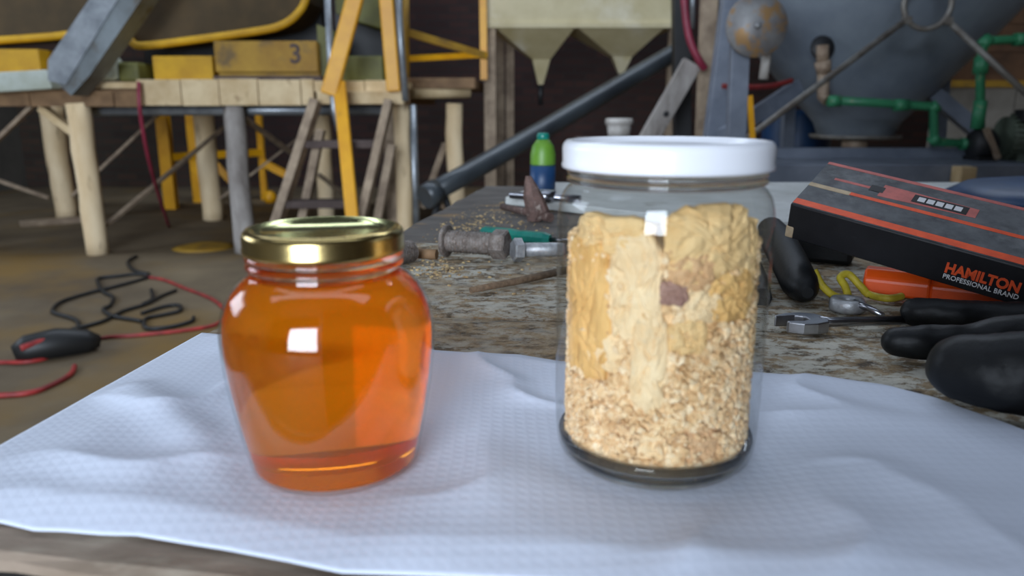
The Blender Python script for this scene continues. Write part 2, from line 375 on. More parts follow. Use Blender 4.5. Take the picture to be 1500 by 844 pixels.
front = [T(.004, .028)] + [G(*p) for p in ((-60, 764), (0, 768), (50, 780), (90, 781), (150, 786), (200, 787), (260, 797), (330, 808), (420, 825), (500, 842))] + [T(u_, .018+.004*math.sin(u_*40)) for u_ in (.25, .3, .36, .42, .48, .55)]
def resample(poly, n):
    L_ = [0]
    for a, b in zip(poly, poly[1:]): L_.append(L_[-1] + (b-a).length)
    out = []
    j = 0
    for i in range(n+1):
        s_ = L_[-1]*i/n
        while j < len(poly)-2 and L_[j+1] < s_: j += 1
        t_ = (s_-L_[j])/max(1e-9, L_[j+1]-L_[j]); out.append(poly[j].lerp(poly[j+1], min(1, max(0, t_))))
    return out
NS, NT = 220, 130
Bk, Fr = resample(back, NS), resample(front, NS)
vs, fs = [], []
for j in range(NT+1):
    for i in range(NS+1):
        t_ = j/NT; p = Fr[i].lerp(Bk[i], t_)
        p = Vector((p.x, p.y, 0))
        dj = min((p-JR).length-.043, (p-JH).length-.034)
        flat = min(1, max(0, dj/.035))
        w = .5+.5*fbm(Vector((p.x*9, p.y*9, 1.3)), 3)
        rid = 1-abs(fbm(Vector((p.x*7+3, p.y*11, 7)), 2)); rid = max(0, rid-.72)/.28
        edge = min(t_, 1-t_, i/NS, 1-i/NS)
        z = CZ + flat*(.0035*w*min(1, edge*12) + .003*rid*rid*min(1, edge*10)) - (1-min(1, edge*14))*.0022
        # soft fold running away from the honey jar to the left
        a_, b_ = Vector((-.105, .27, 0)), Vector((-.19, .36, 0)); ab = b_-a_
        h_ = max(0, min(1, (p-a_).dot(ab)/ab.length_squared)); dd = (p-a_-ab*h_).length
        z += .004*math.exp(-(dd/.012)**2)*flat
        vs.append(Vector((p.x, p.y, TZ+z)))
for j in range(NT):
    for i in range(NS):
        a = j*(NS+1)+i; fs.append((a, a+1, a+NS+2, a+NS+1))
cl = build('cloth', MB().add(vs, fs, True), M['cloth'])
sm_ = cl.modifiers.new('thick', 'SOLIDIFY'); sm_.thickness = .0005; sm_.offset = -1
tag(cl, 'white creased woven cloth spread under the two jars', 'cloth')

# ------------------------------------------------------------------ honey jar
ZJ = TZ + CZ
def smooth_prof(pts, n=6):
    out = []
    for i in range(len(pts)-1):
        p0 = pts[max(i-1, 0)]; p1 = pts[i]; p2 = pts[i+1]; p3 = pts[min(i+2, len(pts)-1)]
        for k in range(n):
            t_ = k/n
            out.append(tuple(0.5*((2*p1[j]) + (-p0[j]+p2[j])*t_ + (2*p0[j]-5*p1[j]+4*p2[j]-p3[j])*t_*t_ + (-p0[j]+3*p1[j]-3*p2[j]+p3[j])*t_**3) for j in (0, 1)))
    out.append(pts[-1]); return [(max(0.0, a), b) for a, b in out]
m, nt, N, L, bs = new_mat('amber_honey'); M['honey'] = m
bs.inputs['Base Color'].default_value = c4((1, 1, 1)); bs.inputs['Roughness'].default_value = 0.06; bs.inputs['IOR'].default_value = 1.35
bs.inputs['Transmission Weight'].default_value = 1.0
va = N.new('ShaderNodeVolumeAbsorption'); va.inputs['Color'].default_value = c4((1.0, 0.75, 0.02)); va.inputs['Density'].default_value = 68
L.new(va.outputs[0], N['Material Output'].inputs['Volume'])
df = N.new('ShaderNodeBsdfDiffuse'); df.inputs[0].default_value = c4(srgb(250, 150, 6))
tl = N.new('ShaderNodeBsdfTranslucent'); tl.inputs[0].default_value = c4(srgb(255, 158, 6))
m1 = N.new('ShaderNodeMixShader'); m1.inputs[0].default_value = 0.6; L.new(df.outputs[0], m1.inputs[1]); L.new(tl.outputs[0], m1.inputs[2])
m2 = N.new('ShaderNodeMixShader'); m2.inputs[0].default_value = 0.25; L.new(bs.outputs[0], m2.inputs[1]); L.new(m1.outputs[0], m2.inputs[2])
L.new(m2.outputs[0], N['Material Output'].inputs[0])
M['jar_glass'] = thin_glass('clear_jar_glass', (0.965, 0.975, 0.97))
M['solid_glass'] = glass_mat('solid_clear_glass', (0.97, 0.985, 0.98))
M['gold'] = mat('gold_lacquered_tin', srgb(214, 190, 128), srgb(200, 176, 112), 0.22, 1.0, 30, 0.05, 100)
M['gold_top'] = mat('gold_lid_top_lacquer', srgb(196, 196, 140), srgb(180, 182, 126), 0.2, 1.0, 30, 0.03, 100)
hj = thing('honey_jar', 'bulging glass jar full of amber honey with a gold lid', 'jar', (JH.x, JH.y, ZJ))
o_ = Vector((JH.x, JH.y, ZJ))
body = smooth_prof([(.0300, .0012), (.0322, .0022), (.0332, .0060), (.0367, .0230), (.0393, .0400), (.0402, .0530), (.0394, .0625), (.0365, .0700), (.0325, .0750), (.0295, .0775), (.0284, .0795), (.0284, .0850), (.0284, .0900)], 5)
outer = [(0, .0018), (.027, .0018), (.0285, 0), (.0296, .0004)] + body
inner = [(max(0, r-.0022), z) for r, z in body if z > .0055]
part('glass', MB().lathe(outer, o_, seg=96), M['jar_glass'], hj)
th = MB()
for zz, w_ in ((.0815, .0009), (.0848, .0010)):
    th.lathe([(.0280, zz-.0016), (.0280+w_*1.1, zz-.0006), (.0280+w_*1.1, zz+.0006), (.0280, zz+.0016)], o_, seg=96)
part('thread', th, M['solid_glass'], hj)
hp = [(0, .0030)] + [(r-.0011, z) for r, z in body if .0030 < z < .0778] + [(.0262, .0782), (.0255, .0775), (0, .0775)]
part('honey', MB().lathe(hp, o_, seg=96), M['honey'], hj)
lid = part('lid', MB().lathe([(r_*.98, z_) for r_, z_ in [(.0288, .0865), (.0298, .0862), (.0304, .0868), (.0305, .0880), (.0302, .0888), (.0303, .0925), (.0298, .0940), (.0288, .0950), (.0278, .0952)]], o_, seg=96), M['gold'], hj)
part('lid_top', MB().lathe([(r_*.98, z_) for r_, z_ in [(.0278, .0952), (.0268, .0952), (.0256, .0940), (.0246, .0938), (.0236, .0944), (.0230, .0945), (.0225, .0938), (0, .0938)]], o_, seg=96), M['gold_top'], lid)

# ------------------------------------------------------------------ tall jar with pale crumbs
M['white_lid'] = mat('white_enamel_lid', srgb(236, 238, 244), None, 0.25)
cj = thing('crumb_jar', 'tall straight clear glass jar with a white screw lid', 'jar', (JR.x, JR.y, ZJ))
o_ = Vector((JR.x, JR.y, ZJ))
KR = .955
body2 = smooth_prof([(.0385, .0016), (.0408, .0045), (.0418, .0095), (.0425, .0220), (.0427, .0500), (.0428, .0900), (.0427, .0985), (.0414, .1050), (.0388, .1088), (.0372, .1100), (.0366, .1115), (.0366, .1180)], 5)
body2 = [(r_*KR if z_ < .104 else r_*(KR+(z_-.104)/.014*.025), z_) for r_, z_ in body2]
outer = [(0, .0030), (.0315, .0030), (.034, .0002), (.0356, .0004)] + body2
part('glass', MB().lathe(outer, o_, seg=128), M['jar_glass'], cj)
# thick base of solid glass
part('glass_base', MB().lathe([(r_*KR, z_) for r_, z_ in ((0, .0026), (.0330, .0026), (.0352, .0005), (.0372, .0008), (.0402, .0048), (.0411, .0095), (.0404, .0110), (.0390, .0070), (.0360, .0052), (0, .0048))], o_, seg=128), M['solid_glass'], cj)
th = MB()
for zz, w_ in ((.1120, .0011), (.1146, .0010)):
    th.lathe([(.0362, zz-.0014), (.0362+w_*1.2, zz-.0005), (.0362+w_*1.2, zz+.0005), (.0362, zz+.0014)], o_, seg=96)
part('thread', th, M['solid_glass'], cj)
lid = part('lid', MB().lathe([(r_*.98, z_) for r_, z_ in [(.0372, .1168), (.0392, .1160), (.0402, .1164), (.0404, .1176), (.0400, .1186), (.0402, .1235), (.0398, .1252), (.0386, .1264), (.0374, .1266), (.0366, .1262), (.0356, .1246), (.0345, .1243), (0, .1243)]], o_, seg=128), M['white_lid'], cj)

m, nt, N, L, bs = new_mat('pale_tan_crumb'); M['crumb'] = m
ge = N.new('ShaderNodeNewGeometry'); tc = N.new('ShaderNodeTexCoord')
r1 = N.new('ShaderNodeValToRGB'); e = r1.color_ramp.elements
e[0].position = 0; e[0].color = c4(srgb(206, 164, 114)); e[1].position = 1; e[1].color = c4(srgb(246, 224, 186))
x_ = e.new(.12); x_.color = c4(srgb(230, 192, 142)); x_ = e.new(.5); x_.color = c4(srgb(238, 206, 158))
L.new(ge.outputs['Random Per Island'], r1.inputs[0])
n_ = N.new('ShaderNodeTexNoise'); n_.inputs['Scale'].default_value = 180; n_.inputs['Detail'].default_value = 6; L.new(tc.outputs['Object'], n_.inputs['Vector'])
r2 = N.new('ShaderNodeValToRGB'); r2.color_ramp.elements[0].position = .3; r2.color_ramp.elements[0].color = c4((.74, .64, .52)); r2.color_ramp.elements[1].position = .62; r2.color_ramp.elements[1].color = (1, 1, 1, 1)  # noise multiply: tone variation, with shaded crevices between crumbs painted into the colour
L.new(n_.outputs['Fac'], r2.inputs[0])
mx = N.new('ShaderNodeMix'); mx.data_type = 'RGBA'; mx.blend_type = 'MULTIPLY'; mx.inputs[0].default_value = 1; L.new(r1.outputs[0], mx.inputs[6]); L.new(r2.outputs[0], mx.inputs[7])
L.new(mx.outputs[2], bs.inputs['Base Color']); bs.inputs['Roughness'].default_value = .8
bp = N.new('ShaderNodeBump'); bp.inputs['Strength'].default_value = .5; bp.inputs['Distance'].default_value = .0006; L.new(n_.outputs['Fac'], bp.inputs['Height']); L.new(bp.outputs[0], bs.inputs['Normal'])
def chunk_mat(name, a, b):
    return mat(name, a, b, .8, 0, 70, .5, 260, dist=.0008, c=tuple(x*.82 for x in a), cscale=160, clo=.58, chi=.7)
CM = [chunk_mat('tan_wax_chunk', srgb(234, 200, 144), srgb(216, 176, 116)), chunk_mat('golden_wax_chunk', srgb(228, 184, 116), srgb(210, 162, 94)),
      chunk_mat('pale_wax_chunk', srgb(240, 214, 170), srgb(226, 192, 142)), chunk_mat('mauve_brown_chunk', srgb(176, 140, 122), srgb(146, 110, 98)),
      chunk_mat('brown_chunk', srgb(218, 178, 132), srgb(196, 152, 106))]
RC = .0370
ico = bmesh.new(); bmesh.ops.create_icosphere(ico, subdivisions=1, radius=1)
IV = [v.co.copy() for v in ico.verts]; IF = [tuple(v.index for v in f.verts) for f in ico.faces]; ico.free()
rr = random.Random(11)
mb = MB()
core = []
NZ, NA = 60, 120
def top_h(th): return .094 + .006*math.sin(th*1.3+1.0) + .003*math.sin(th*5) 
vs, fs = [], []
for j in range(NZ+1):
    for k in range(NA):
        a = 2*math.pi*k/NA; z = .0052 + (top_h(a)-.008-.0052)*j/NZ
        r = .0335 + .0012*fbm(Vector((math.cos(a)*14, math.sin(a)*14, z*400)))
        if z < .0095: r = min(r, .0325+ (z-.005)*.6)
        vs.append(o_ + Vector((r*math.cos(a), r*math.sin(a), z)))
for j in range(NZ):
    for k in range(NA):
        k2 = (k+1) % NA; fs.append((j*NA+k, j*NA+k2, (j+1)*NA+k2, (j+1)*NA+k))
fs.append(tuple(range(NA-1, -1, -1))); 
vs.append(o_ + Vector((0, 0, .090))); 
for k in range(NA): fs.append((NZ*NA+k, NZ*NA+(k+1) % NA, len(vs)-1))
mb.add(vs, fs, True)
FRONT = math.atan2(-JR.y, -JR.x)
BOX = []
def chunk(px0, px1, py0, py1, mi, label, thick=.008, seed=0, proud=.0):
    """irregular slab pressed against the jar wall; outline taken in angle and height around the jar axis"""
    def ang(px): return FRONT + math.asin(max(-.98, min(.98, (px-975.0)/141.0)))
    a0, a1 = ang(px0), ang(px1)
    def hz(py):
        r_ = ray(975, py); d = .256; return CAMZ + r_.z/r_.y*d - ZJ
    z0, z1 = hz(py1), hz(py0)
    rg = random.Random(seed*13+5); n = 44; am, zm = (a0+a1)/2, (z0+z1)/2; ha, hzz = (a1-a0)/2, (z1-z0)/2
    out = []
    for k in range(n):
        t_ = 2*math.pi*k/n; cx, cy = math.cos(t_), math.sin(t_)
        e_ = .62; sx = math.copysign(abs(cx)**e_, cx); sy = math.copysign(abs(cy)**e_, cy)
        j_ = 1 + .14*fbm(Vector((cx*2.3+seed*7.7, cy*2.3, seed)), 3) + rg.uniform(-.03, .03)
        out.append((sx*j_, sy*j_))
    rings = [(0.0, 0.0, 1), (.1, 0, 1), (.22, 0, 1), (.34, 0, 1), (.46, 0, 1), (.58, 0, 1), (.70, .0001, 1), (.80, .0003, 1), (.89, .0006, 1), (.96, .0011, 1), (1.0, .0020, 1), (1.02, thick*.6, 1), (.8, thick, 1)]
    BOX.append((am-ha*.92, am+ha*.92, zm-hzz*.92, zm+hzz*.92))
    vs, fs = [], []; R0 = RC + proud
    def pt(x, y, dep):
        a = am + ha*x; z = zm + hzz*y
        dep += (.0016*(0.35+fbm(Vector((a*11+seed, z*300, seed*3.3)), 3)) + .0006*fbm(Vector((a*60, z*1600, seed)), 3) if dep < .003 else 0)
        r = R0 - max(0, dep); return o_ + Vector((r*math.cos(a), r*math.sin(a), max(.0056, z)))
    vs.append(pt(0, 0, 0))
    for s_, d_, _ in rings[1:]:
        for x, y in out: vs.append(pt(x*s_, y*s_, d_))
    for k in range(n): fs.append((0, 1+k, 1+(k+1) % n))
    for q_ in range(len(rings)-2):
        for k in range(n):
            b = 1+q_*n; k2 = (k+1) % n; fs.append((b+k, b+n+k, b+n+k2, b+k2))
    fs.append(tuple(1+(len(rings)-2)*n+k for k in range(n)))
    o = build('wax_chunk', MB().add(vs, fs, False), CM[mi]); tag(o, label, 'wax chunk', 'large pieces in the tall jar'); return o
chunk(832, 908, 362, 585, 1, 'big golden slab against the glass beside the honey jar side', seed=1)
chunk(846, 968, 322, 392, 0, 'tan slab at the top of the jar filling above the golden slab', seed=2, proud=-.0012)
chunk(902, 982, 345, 510, 2, 'tall pale slab in the middle of the jar filling', seed=3)
chunk(978, 1098, 302, 420, 0, 'highest tan slab right under the jar shoulder', seed=4)
chunk(985, 1048, 372, 432, 4, 'folded brown-shaded flake on the highest tan slab', seed=5, proud=.0004)
chunk(972, 1014, 412, 450, 3, 'small mauve-brown lump amid the tan pieces', seed=6, proud=.0006)
chunk(1040, 1104, 402, 484, 1, 'golden lump below the highest tan slab', seed=7)
chunk(1008, 1058, 420, 480, 2, 'cream lump between mauve-brown lump and golden lump', seed=8)
chunk(936, 990, 455, 612, 2, 'long pale sliver standing below the mauve-brown lump', seed=9, proud=.0003)
chunk(986, 1046, 470, 522, 0, 'tan lump below the mauve-brown lump beside the pale sliver', seed=10)
chunk(868, 930, 500, 560, 2, 'cream lump at the foot of the tall pale slab', seed=11, proud=-.0006)
chunk(1020, 1075, 632, 690, 4, 'brown lump at the bottom of the jar filling', seed=12, proud=-.0016)
chunk(945, 1000, 640, 684, 2, 'pale lump at the bottom beside the brown lump', seed=13, proud=-.0018)
chunk(1088, 1122, 330, 470, 0, 'narrow tan slab along the jar edge towards the tool box', seed=14, proud=-.0008)

for i in range(11500):
    a = rr.uniform(-math.pi, math.pi); z = .0060 + .084*rr.random()**1.35
    if any(b0 < x_ < b1 and b2 < z < b3 for b0, b1, b2, b3 in BOX for x_ in (a, a-2*math.pi, a+2*math.pi)) and rr.random() < .93: continue
    sz = rr.choice((.0006, .0009, .0011, .0014, .0019, .0024))*rr.uniform(.8, 1.2)
    rmax = RC if z > .011 else .0333 + (z-.0052)*.64
    r = rmax - sz*.75 - rr.random()*.0016
    c = o_ + Vector((r*math.cos(a), r*math.sin(a), z))
    q = Matrix.Rotation(rr.uniform(0, 6.28), 3, Vector((rr.gauss(0, 1), rr.gauss(0, 1), rr.gauss(0, 1))).normalized())
    sc = Vector((rr.uniform(.7, 1.3), rr.uniform(.7, 1.3), rr.uniform(.5, 1.0)))*sz
    pts = []
    for v in IV:
        w = v*rr.uniform(.75, 1.2); w = Vector((w.x*sc.x, w.y*sc.y, w.z*sc.z)); pp = q @ w + c
        d2 = Vector((pp.x-o_.x, pp.y-o_.y)); 
        if d2.length > rmax: d2 *= rmax/d2.length; pp.x = o_.x+d2.x; pp.y = o_.y+d2.y
        pp.z = max(pp.z, o_.z+.0050); pts.append(pp)
    mb.add(pts, IF, False)
cr = build('crumbs', mb, M['crumb'])
tag(cr, 'fine pale tan crumbs packed in the tall clear jar', 'crumbs', kind='stuff')
# ------------------------------------------------------------------ black tool carton
def euler(rx, ry, rz): return Matrix.Rotation(rz, 3, 'Z') @ Matrix.Rotation(ry, 3, 'Y') @ Matrix.Rotation(rx, 3, 'X')
RM = euler(math.radians(21.31), math.radians(11.02), math.radians(-37.64))
BY = .57; B0 = Vector((.361484*BY, BY, CAMZ - (.14-.03767)/.6*BY)); BW, BH, BL = .12960*BY, .05273*BY, .222
def BP(x, y, z): return B0 + RM @ Vector((x, y, z))
M['carton_side'] = mat('black_carton', srgb(20, 20, 24), srgb(28, 28, 32), .45, 0, 60, .1, 300, c=srgb(60, 60, 66), cscale=50, clo=.64, chi=.8)
M['carton_top'] = mat('dusty_black_carton_top', srgb(98, 100, 103), srgb(58, 60, 64), .6, 0, 45, .15, 200, c=srgb(124, 126, 128), cscale=24, clo=.52, chi=.7)
M['carton_orange'] = mat('orange_print', srgb(238, 92, 46), srgb(214, 80, 44), .5, 0, 90)
M['carton_red'] = mat('faded_red_print', srgb(198, 108, 100), srgb(168, 92, 86), .55, 0, 90)
M['kraft'] = mat('bare_kraft_card', srgb(196, 176, 146), srgb(160, 140, 112), .8, 0, 90)
M['white_print'] = mat('white_print', srgb(214, 214, 216), None, .5)
M['black_print'] = mat('black_print', srgb(24, 24, 26), None, .5)
bxr = thing('tool_carton', 'black cardboard tool carton with orange stripes lying on an orange case', 'box', BP(BL/2, BW/2, 0))
mb = MB()
vs = [BP(x, y, z) for z in (0, BH-.0006) for x, y in ((0, 0), (BL, 0), (BL, BW), (0, BW))]
part('carton_body', MB().add(vs, [(3,2,1,0),(4,5,6,7),(0,1,5,4),(1,2,6,5),(2,3,7,6),(3,0,4,7)]), M['carton_side'], bxr, bevel=.0014)
def slab(x0, x1, y0, y1, z0, z1, y2=None, y3=None):
    y2 = y0 if y2 is None else y2; y3 = y1 if y3 is None else y3
    vs = [BP(*p) for p in ((x0, y0, z0), (x1, y2, z0), (x1, y3, z0), (x0, y1, z0), (x0, y0, z1), (x1, y2, z1), (x1, y3, z1), (x0, y1, z1))]
    return MB().add(vs, [(3,2,1,0),(4,5,6,7),(0,1,5,4),(1,2,6,5),(2,3,7,6),(3,0,4,7)])
part('carton_top', slab(.001, BL-.001, .001, BW-.001, BH-.0012, BH), M['carton_top'], bxr)
part('stripe', slab(.0012, BL-.001, .0012, .0085, BH-.001, BH+.0002), M['carton_orange'], bxr)
part('stripe', slab(.030, BL-.001, .0315, .0355, BH-.001, BH+.0002), M['carton_orange'], bxr)
part('stripe', slab(.001, BL-.001, BW-.0048, BW-.001, BH-.001, BH+.0002), M['carton_red'], bxr)
part('torn_strip', slab(.001, .031, .0305, .0355, BH-.001, BH+.0003), M['kraft'], bxr)
part('worn_corner', MB().box(BP(.0025, .0020, .0055), (.0062, .0046, .010), RM), M['kraft'], bxr, bevel=.001)
# printed tool picture on the lid
tp = part('tool_picture', slab(.048, .112, .040, .058, BH-.001, BH+.00025, .043, .055), M['carton_red'], bxr)
part('picture_shaft', slab(.014, .050, .0475, .0505, BH-.001, BH+.00025), M['carton_red'], bxr)
part('picture_chuck', slab(.040, .050, .045, .0535, BH-.001, BH+.0003), M['carton_side'], bxr)
lb = part('picture_plate', slab(.070, .106, .0435, .0545, BH-.001, BH+.0004), M['black_print'], bxr)
for k in range(5):
    part('picture_mark', slab(.0735+k*.0060, .0782+k*.0060, .0460, .0520, BH-.001, BH+.0006), M['white_print'], bxr)
fx = RM @ Vector((1, 0, 0)); fz = RM @ Vector((0, 0, 1)); fy = RM @ Vector((0, 1, 0))
def front_text(name, body, x, z, size, mt, off, xs, sp=1.0):
    Mx = Matrix(((fx.x, fz.x, -fy.x, 0), (fx.y, fz.y, -fy.y, 0), (fx.z, fz.z, -fy.z, 0), (0, 0, 0, 1)))
    org = BP(x, -.0001, z); Mx.translation = org
    return text_mesh(name, body, size, mt, bxr, Mx, off, .0002, sp, xs)
front_text('lettering', 'HAMILTON', .1085, .0100, .0108, M['carton_orange'], .00045, .80)
front_text('lettering', 'PROFESSIONAL BRAND', .1085, .0050, .0052, M['white_print'], .00004, .83)

# orange plastic case under the carton
oc = [(.0, .0), (.115, .0), (.115, .062), (.0, .062)]
c0 = G(1262, 430); dr = (G(1455, 452) - c0).normalized(); dn = Vector((-dr.y, dr.x, 0))
def OC(x, y, z): return c0 + dr*x + dn*y + Vector((0, 0, z))
oh = thing('orange_case', 'bright orange plastic case under the black tool carton', 'case', OC(.05, .03, 0))
prof = [(0, .0), (.026, .0), (.026, .014), (.020, .019), (.006, .019), (0, .012)]
part('shell', MB().prism([OC(0, y, z) for y, z in prof], dr*.046), M['orange'], oh, bevel=.002)
prof2 = [(.001, .0), (.026, .0), (.026, .013), (.020, .016), (.007, .016), (.001, .011)]
part('lid_half', MB().prism([OC(.0455, y, z) for y, z in prof2], dr*.050), M['orange'], oh, bevel=.002)
# ------------------------------------------------------------------ yellow cord
def spline(pts, n=8): 
    out = []
    for i in range(len(pts)-1):
        p0, p1, p2, p3 = pts[max(i-1, 0)], pts[i], pts[i+1], pts[min(i+2, len(pts)-1)]
        for k in range(n):
            t_ = k/n
            out.append(0.5*((2*p1) + (-p0+p2)*t_ + (2*p0-5*p1+4*p2-p3)*t_*t_ + (-p0+3*p1-3*p2+p3)*t_**3))
    out.append(pts[-1]); return out
pts = [P(x, y, Y) for x, y, Y in ((1192, 396, .562), (1204, 418, .558), (1222, 441, .555), (1240, 441, .553), (1238, 420, .560), (1231, 407, .566), (1243, 402, .568), (1262, 421, .562))]
for p in pts: p.z = max(p.z, TZ+.003)
pts += [G(1272, 437), G(1300, 443), G(1320, 440)]
for p in pts[-3:]: p.z += .003
o = build('yellow_rope', MB().tube(spline(pts), .0029, 10), M['yellow_cord']); tag(o, 'kinked dirty yellow rope in front of the orange case', 'rope')
# open spanner
sp = thing('spanner', 'chrome open-ended spanner with its jaw towards the tall jar', 'spanner', G(1240, 482))
a, b = G(1200, 482)+Vector((0, 0, .0045)), G(1352, 478)+Vector((0, 0, .0045))
part('shank', MB().tube([a, a.lerp(b, .1), b], [.0040, .0032, .0030], 12), M['chrome'], sp)
d = (a-b).normalized(); n_ = Vector((-d.y, d.x, 0))
jaw = []
for t_ in range(25):
    an = math.radians(35 + 290*t_/24); jaw.append(a + d*(.011 - .0135*math.cos(an - math.pi) * -1 * -1) + n_*(.0135*math.sin(an)))
outl = [(-.004, -.004), (-.001, -.010), (.008, -.0145), (.018, -.0135), (.027, -.0085), (.0275, -.0065), (.014, -.0068), (.009, -.004), (.009, .003), (.014, .0058), (.025, .0052), (.0255, .0085), (.017, .0135), (.008, .0140), (-.001, .010), (-.004, .004)]
part('jaw', MB().prism([a + d*x + n_*y + Vector((0, 0, -.0042)) for x, y in outl], Vector((0, 0, .0075))), M['chrome'], sp, bevel=.0008)
# ring spanner end with a bright chrome rib
rs = thing('ring_spanner', 'short grey ring spanner with a shiny rib below the yellow rope', 'spanner', G(1243, 458))
c = G(1240, 456); c.z += .0005
part('ring', MB().lathe([(.0052, 0), (.0112, 0), (.0122, .002), (.0122, .007), (.0108, .0092), (.0064, .0092), (.0052, .007), (.0052, 0)], c, seg=20), M['zinc'], rs)
part('handle', MB().tube([c+Vector((.002, -.006, .0075)), c+Vector((.008, -.016, .006)), c+Vector((.013, -.026, .0035))], [.0026, .0022, .002], 10), M['chrome'], rs)

# black handle and gloves
o = build('black_grip', MB().tube([G(1128, 360)+Vector((0, 0, .016)), G(1140, 385)+Vector((0, 0, .018)), G(1153, 412)+Vector((0, 0, .017)), G(1168, 438)+Vector((0, 0, .0135)), G(1176, 447)+Vector((0, 0, .0125)), G(1181, 453)+Vector((0, 0, .012))], [.014, .0155, .0145, .0135, .0105, .004], 18), M['rubber'])
tag(o, 'glossy black rubber grip lying between the tall jar and yellow rope', 'grip')
o = build('rubber_strip', MB().tube(spline([G(1116, 446)+Vector((0, 0, .005)), G(1112, 425)+Vector((0, 0, .006)), G(1104, 402)+Vector((0, 0, .006)), G(1094, 378)+Vector((0, 0, .006))]), .007, 10), M['rubber'])
tag(o, 'short black rubber hose beside the glossy black grip', 'hose')
o = build('shade_block', MB().box(G(1205, 392)+Vector((.012, .028, .0125)), (.05, .03, .024), Matrix.Rotation(-.5, 3, 'Z')), M['rubber'], bevel=.004)  # dark block stands in for the shade under the carton end
tag(o, 'black block put in as the shade under the end of the tool carton', 'block')
def glove(paths, label, loc=None):
    mb = MB()
    for pts, rs_ in paths:
        pts = [Vector(p) for p in pts]; k = spline(pts, 6); n = len(k); rr_ = []
        for i in range(n):
            t_ = i/(n-1)*(len(rs_)-1); j = min(int(t_), len(rs_)-2); rr_.append(rs_[j] + (rs_[j+1]-rs_[j])*(t_-j))
        d0 = (k[0]-k[1]).normalized(); tip = [(k[0]+d0*rr_[0]*math.sin(x), max(.0006, rr_[0]*math.cos(x))) for x in (1.5, 1.2, .8, .4)]
        mb.tube([p for p, _ in tip]+k, [r for _, r in tip]+rr_, 16)
    o = build('rubber_glove', mb, M['rubber'], remesh=.0022)
    tx = bpy.data.textures.new('creases', 'CLOUDS'); tx.noise_scale = .022; dm = o.modifiers.new('creases', 'DISPLACE'); dm.texture = tx; dm.strength = .004; dm.mid_level = .55
    tag(o, label, 'glove', 'black rubber gloves'); return o
def gz(px, py, r): 
    p = G(px, py); p.z += r; return p
glove([([gz(1336, 480, .0105), gz(1390, 486, .0108), gz(1450, 489, .011), gz(1530, 498, .013), gz(1600, 530, .018)], [.0098, .0102, .0108, .013, .018]),
       ([gz(1312, 527, .0105), gz(1370, 530, .011), gz(1430, 530, .012), gz(1530, 534, .016), gz(1610, 545, .019)], [.0098, .0105, .0115, .016, .020]),
       ([gz(1545, 520, .016), gz(1620, 540, .019), gz(1720, 565, .024), gz(1860, 585, .030), gz(1990, 600, .034)], [.015, .021, .024, .028, .033]),
       ([gz(1690, 545, .014), gz(1650, 528, .012), gz(1615, 512, .0105)][::-1], [.0095, .0105, .014])],
      'black rubber glove with two fingers stretched towards the spanner')
glove([([gz(1404, 602, .0215), gz(1450, 612, .0225), gz(1540, 622, .0245), gz(1640, 640, .024), gz(1800, 672, .028), gz(1960, 705, .033)], [.0165, .0185, .0215, .024, .026, .032]),
       ([gz(1392, 574, .012), gz(1450, 566, .012), gz(1560, 575, .018)], [.008, .012, .02])],
      'bulky black rubber glove lying against the edge of the white cloth')

# ------------------------------------------------------------------ small ironmongery behind the honey jar
def screw_prof(L_, r, pitch=.002, depth=.0007):
    out = [(0, 0), (r-depth, 0)]; z = 0
    while z < L_:
        out += [(r-depth, z+pitch*.15), (r, z+pitch*.5), (r-depth, z+pitch*.9)]; z += pitch
    out += [(0, z)]; return out
a = G(652, 376); b = G(748, 383); ax = (b-a); ax.z = 0; LB = ax.length; ax.normalize()
fb = thing('flanged_bolt', 'rusty threaded bolt with a round flange and a nut', 'bolt', (a+b)/2)
a = a + Vector((0, 0, .0155))
part('flange', MB().lathe([(0, 0), (.0150, 0), (.0155, .001), (.0155, .0032), (.0145, .004), (0, .004)], a, ax, 28), M['rust'], fb)
part('shank', MB().lathe([(r_, z_+.003) for r_, z_ in screw_prof(LB-.016, .0108, .0032, .0014)], a, ax, 24), M['rust'], fb)
part('nut', MB().lathe([(0, 0), (.0125, 0), (.0142, .0015), (.0142, .0135), (.0125, .015), (0, .015)], a+ax*(LB-.018), ax, 6, smooth=False, ph=.4), M['rust'], fb)
a = G(751, 384)+Vector((0, 0, .0115)); b = G(835, 378)+Vector((0, 0, .0085)); ax = (b-a).normalized()
hb = thing('hex_bolt', 'dull silver hex-head bolt beside the rusty flanged bolt', 'bolt', G(785, 384))
part('head', MB().lathe([(0, 0), (.0095, 0), (.0112, .0012), (.0112, .0085), (0, .0085)], a, ax, 6, smooth=False, ph=.3), M['zinc'], hb)
part('shank', MB().lathe([(0, 0), (.0066, 0), (.0066, .040), (.006, .044), (0, .044)], a+ax*.008, ax, 20), M['zinc'], hb)
a = G(603, 384)+Vector((0, 0, .0105)); b = G(570, 392)+Vector((0, 0, .0105)); ax = (b-a).normalized()
o = build('threaded_stud', MB().lathe(screw_prof(.03, .0105, .003, .0014), a, ax, 22), M['rust']); tag(o, 'coarse threaded stud end peeping out beside the gold lid', 'bolt')
a = G(640, 381)+Vector((0, 0, .0052)); b = G(604, 379)+Vector((0, 0, .0052))
o = build('iron_rod', MB().tube([a, b], .005, 10), M['brown_wood']); tag(o, 'short pale rod between threaded stud and flanged bolt', 'rod')
a = G(706, 352)+Vector((0, 0, .008)); b = G(850, 366)+Vector((0, 0, .0075)); ax = (b-a).normalized()
sd = thing('screwdriver_handle', 'teal plastic screwdriver handle behind the rusty flanged bolt', 'screwdriver', G(770, 358))
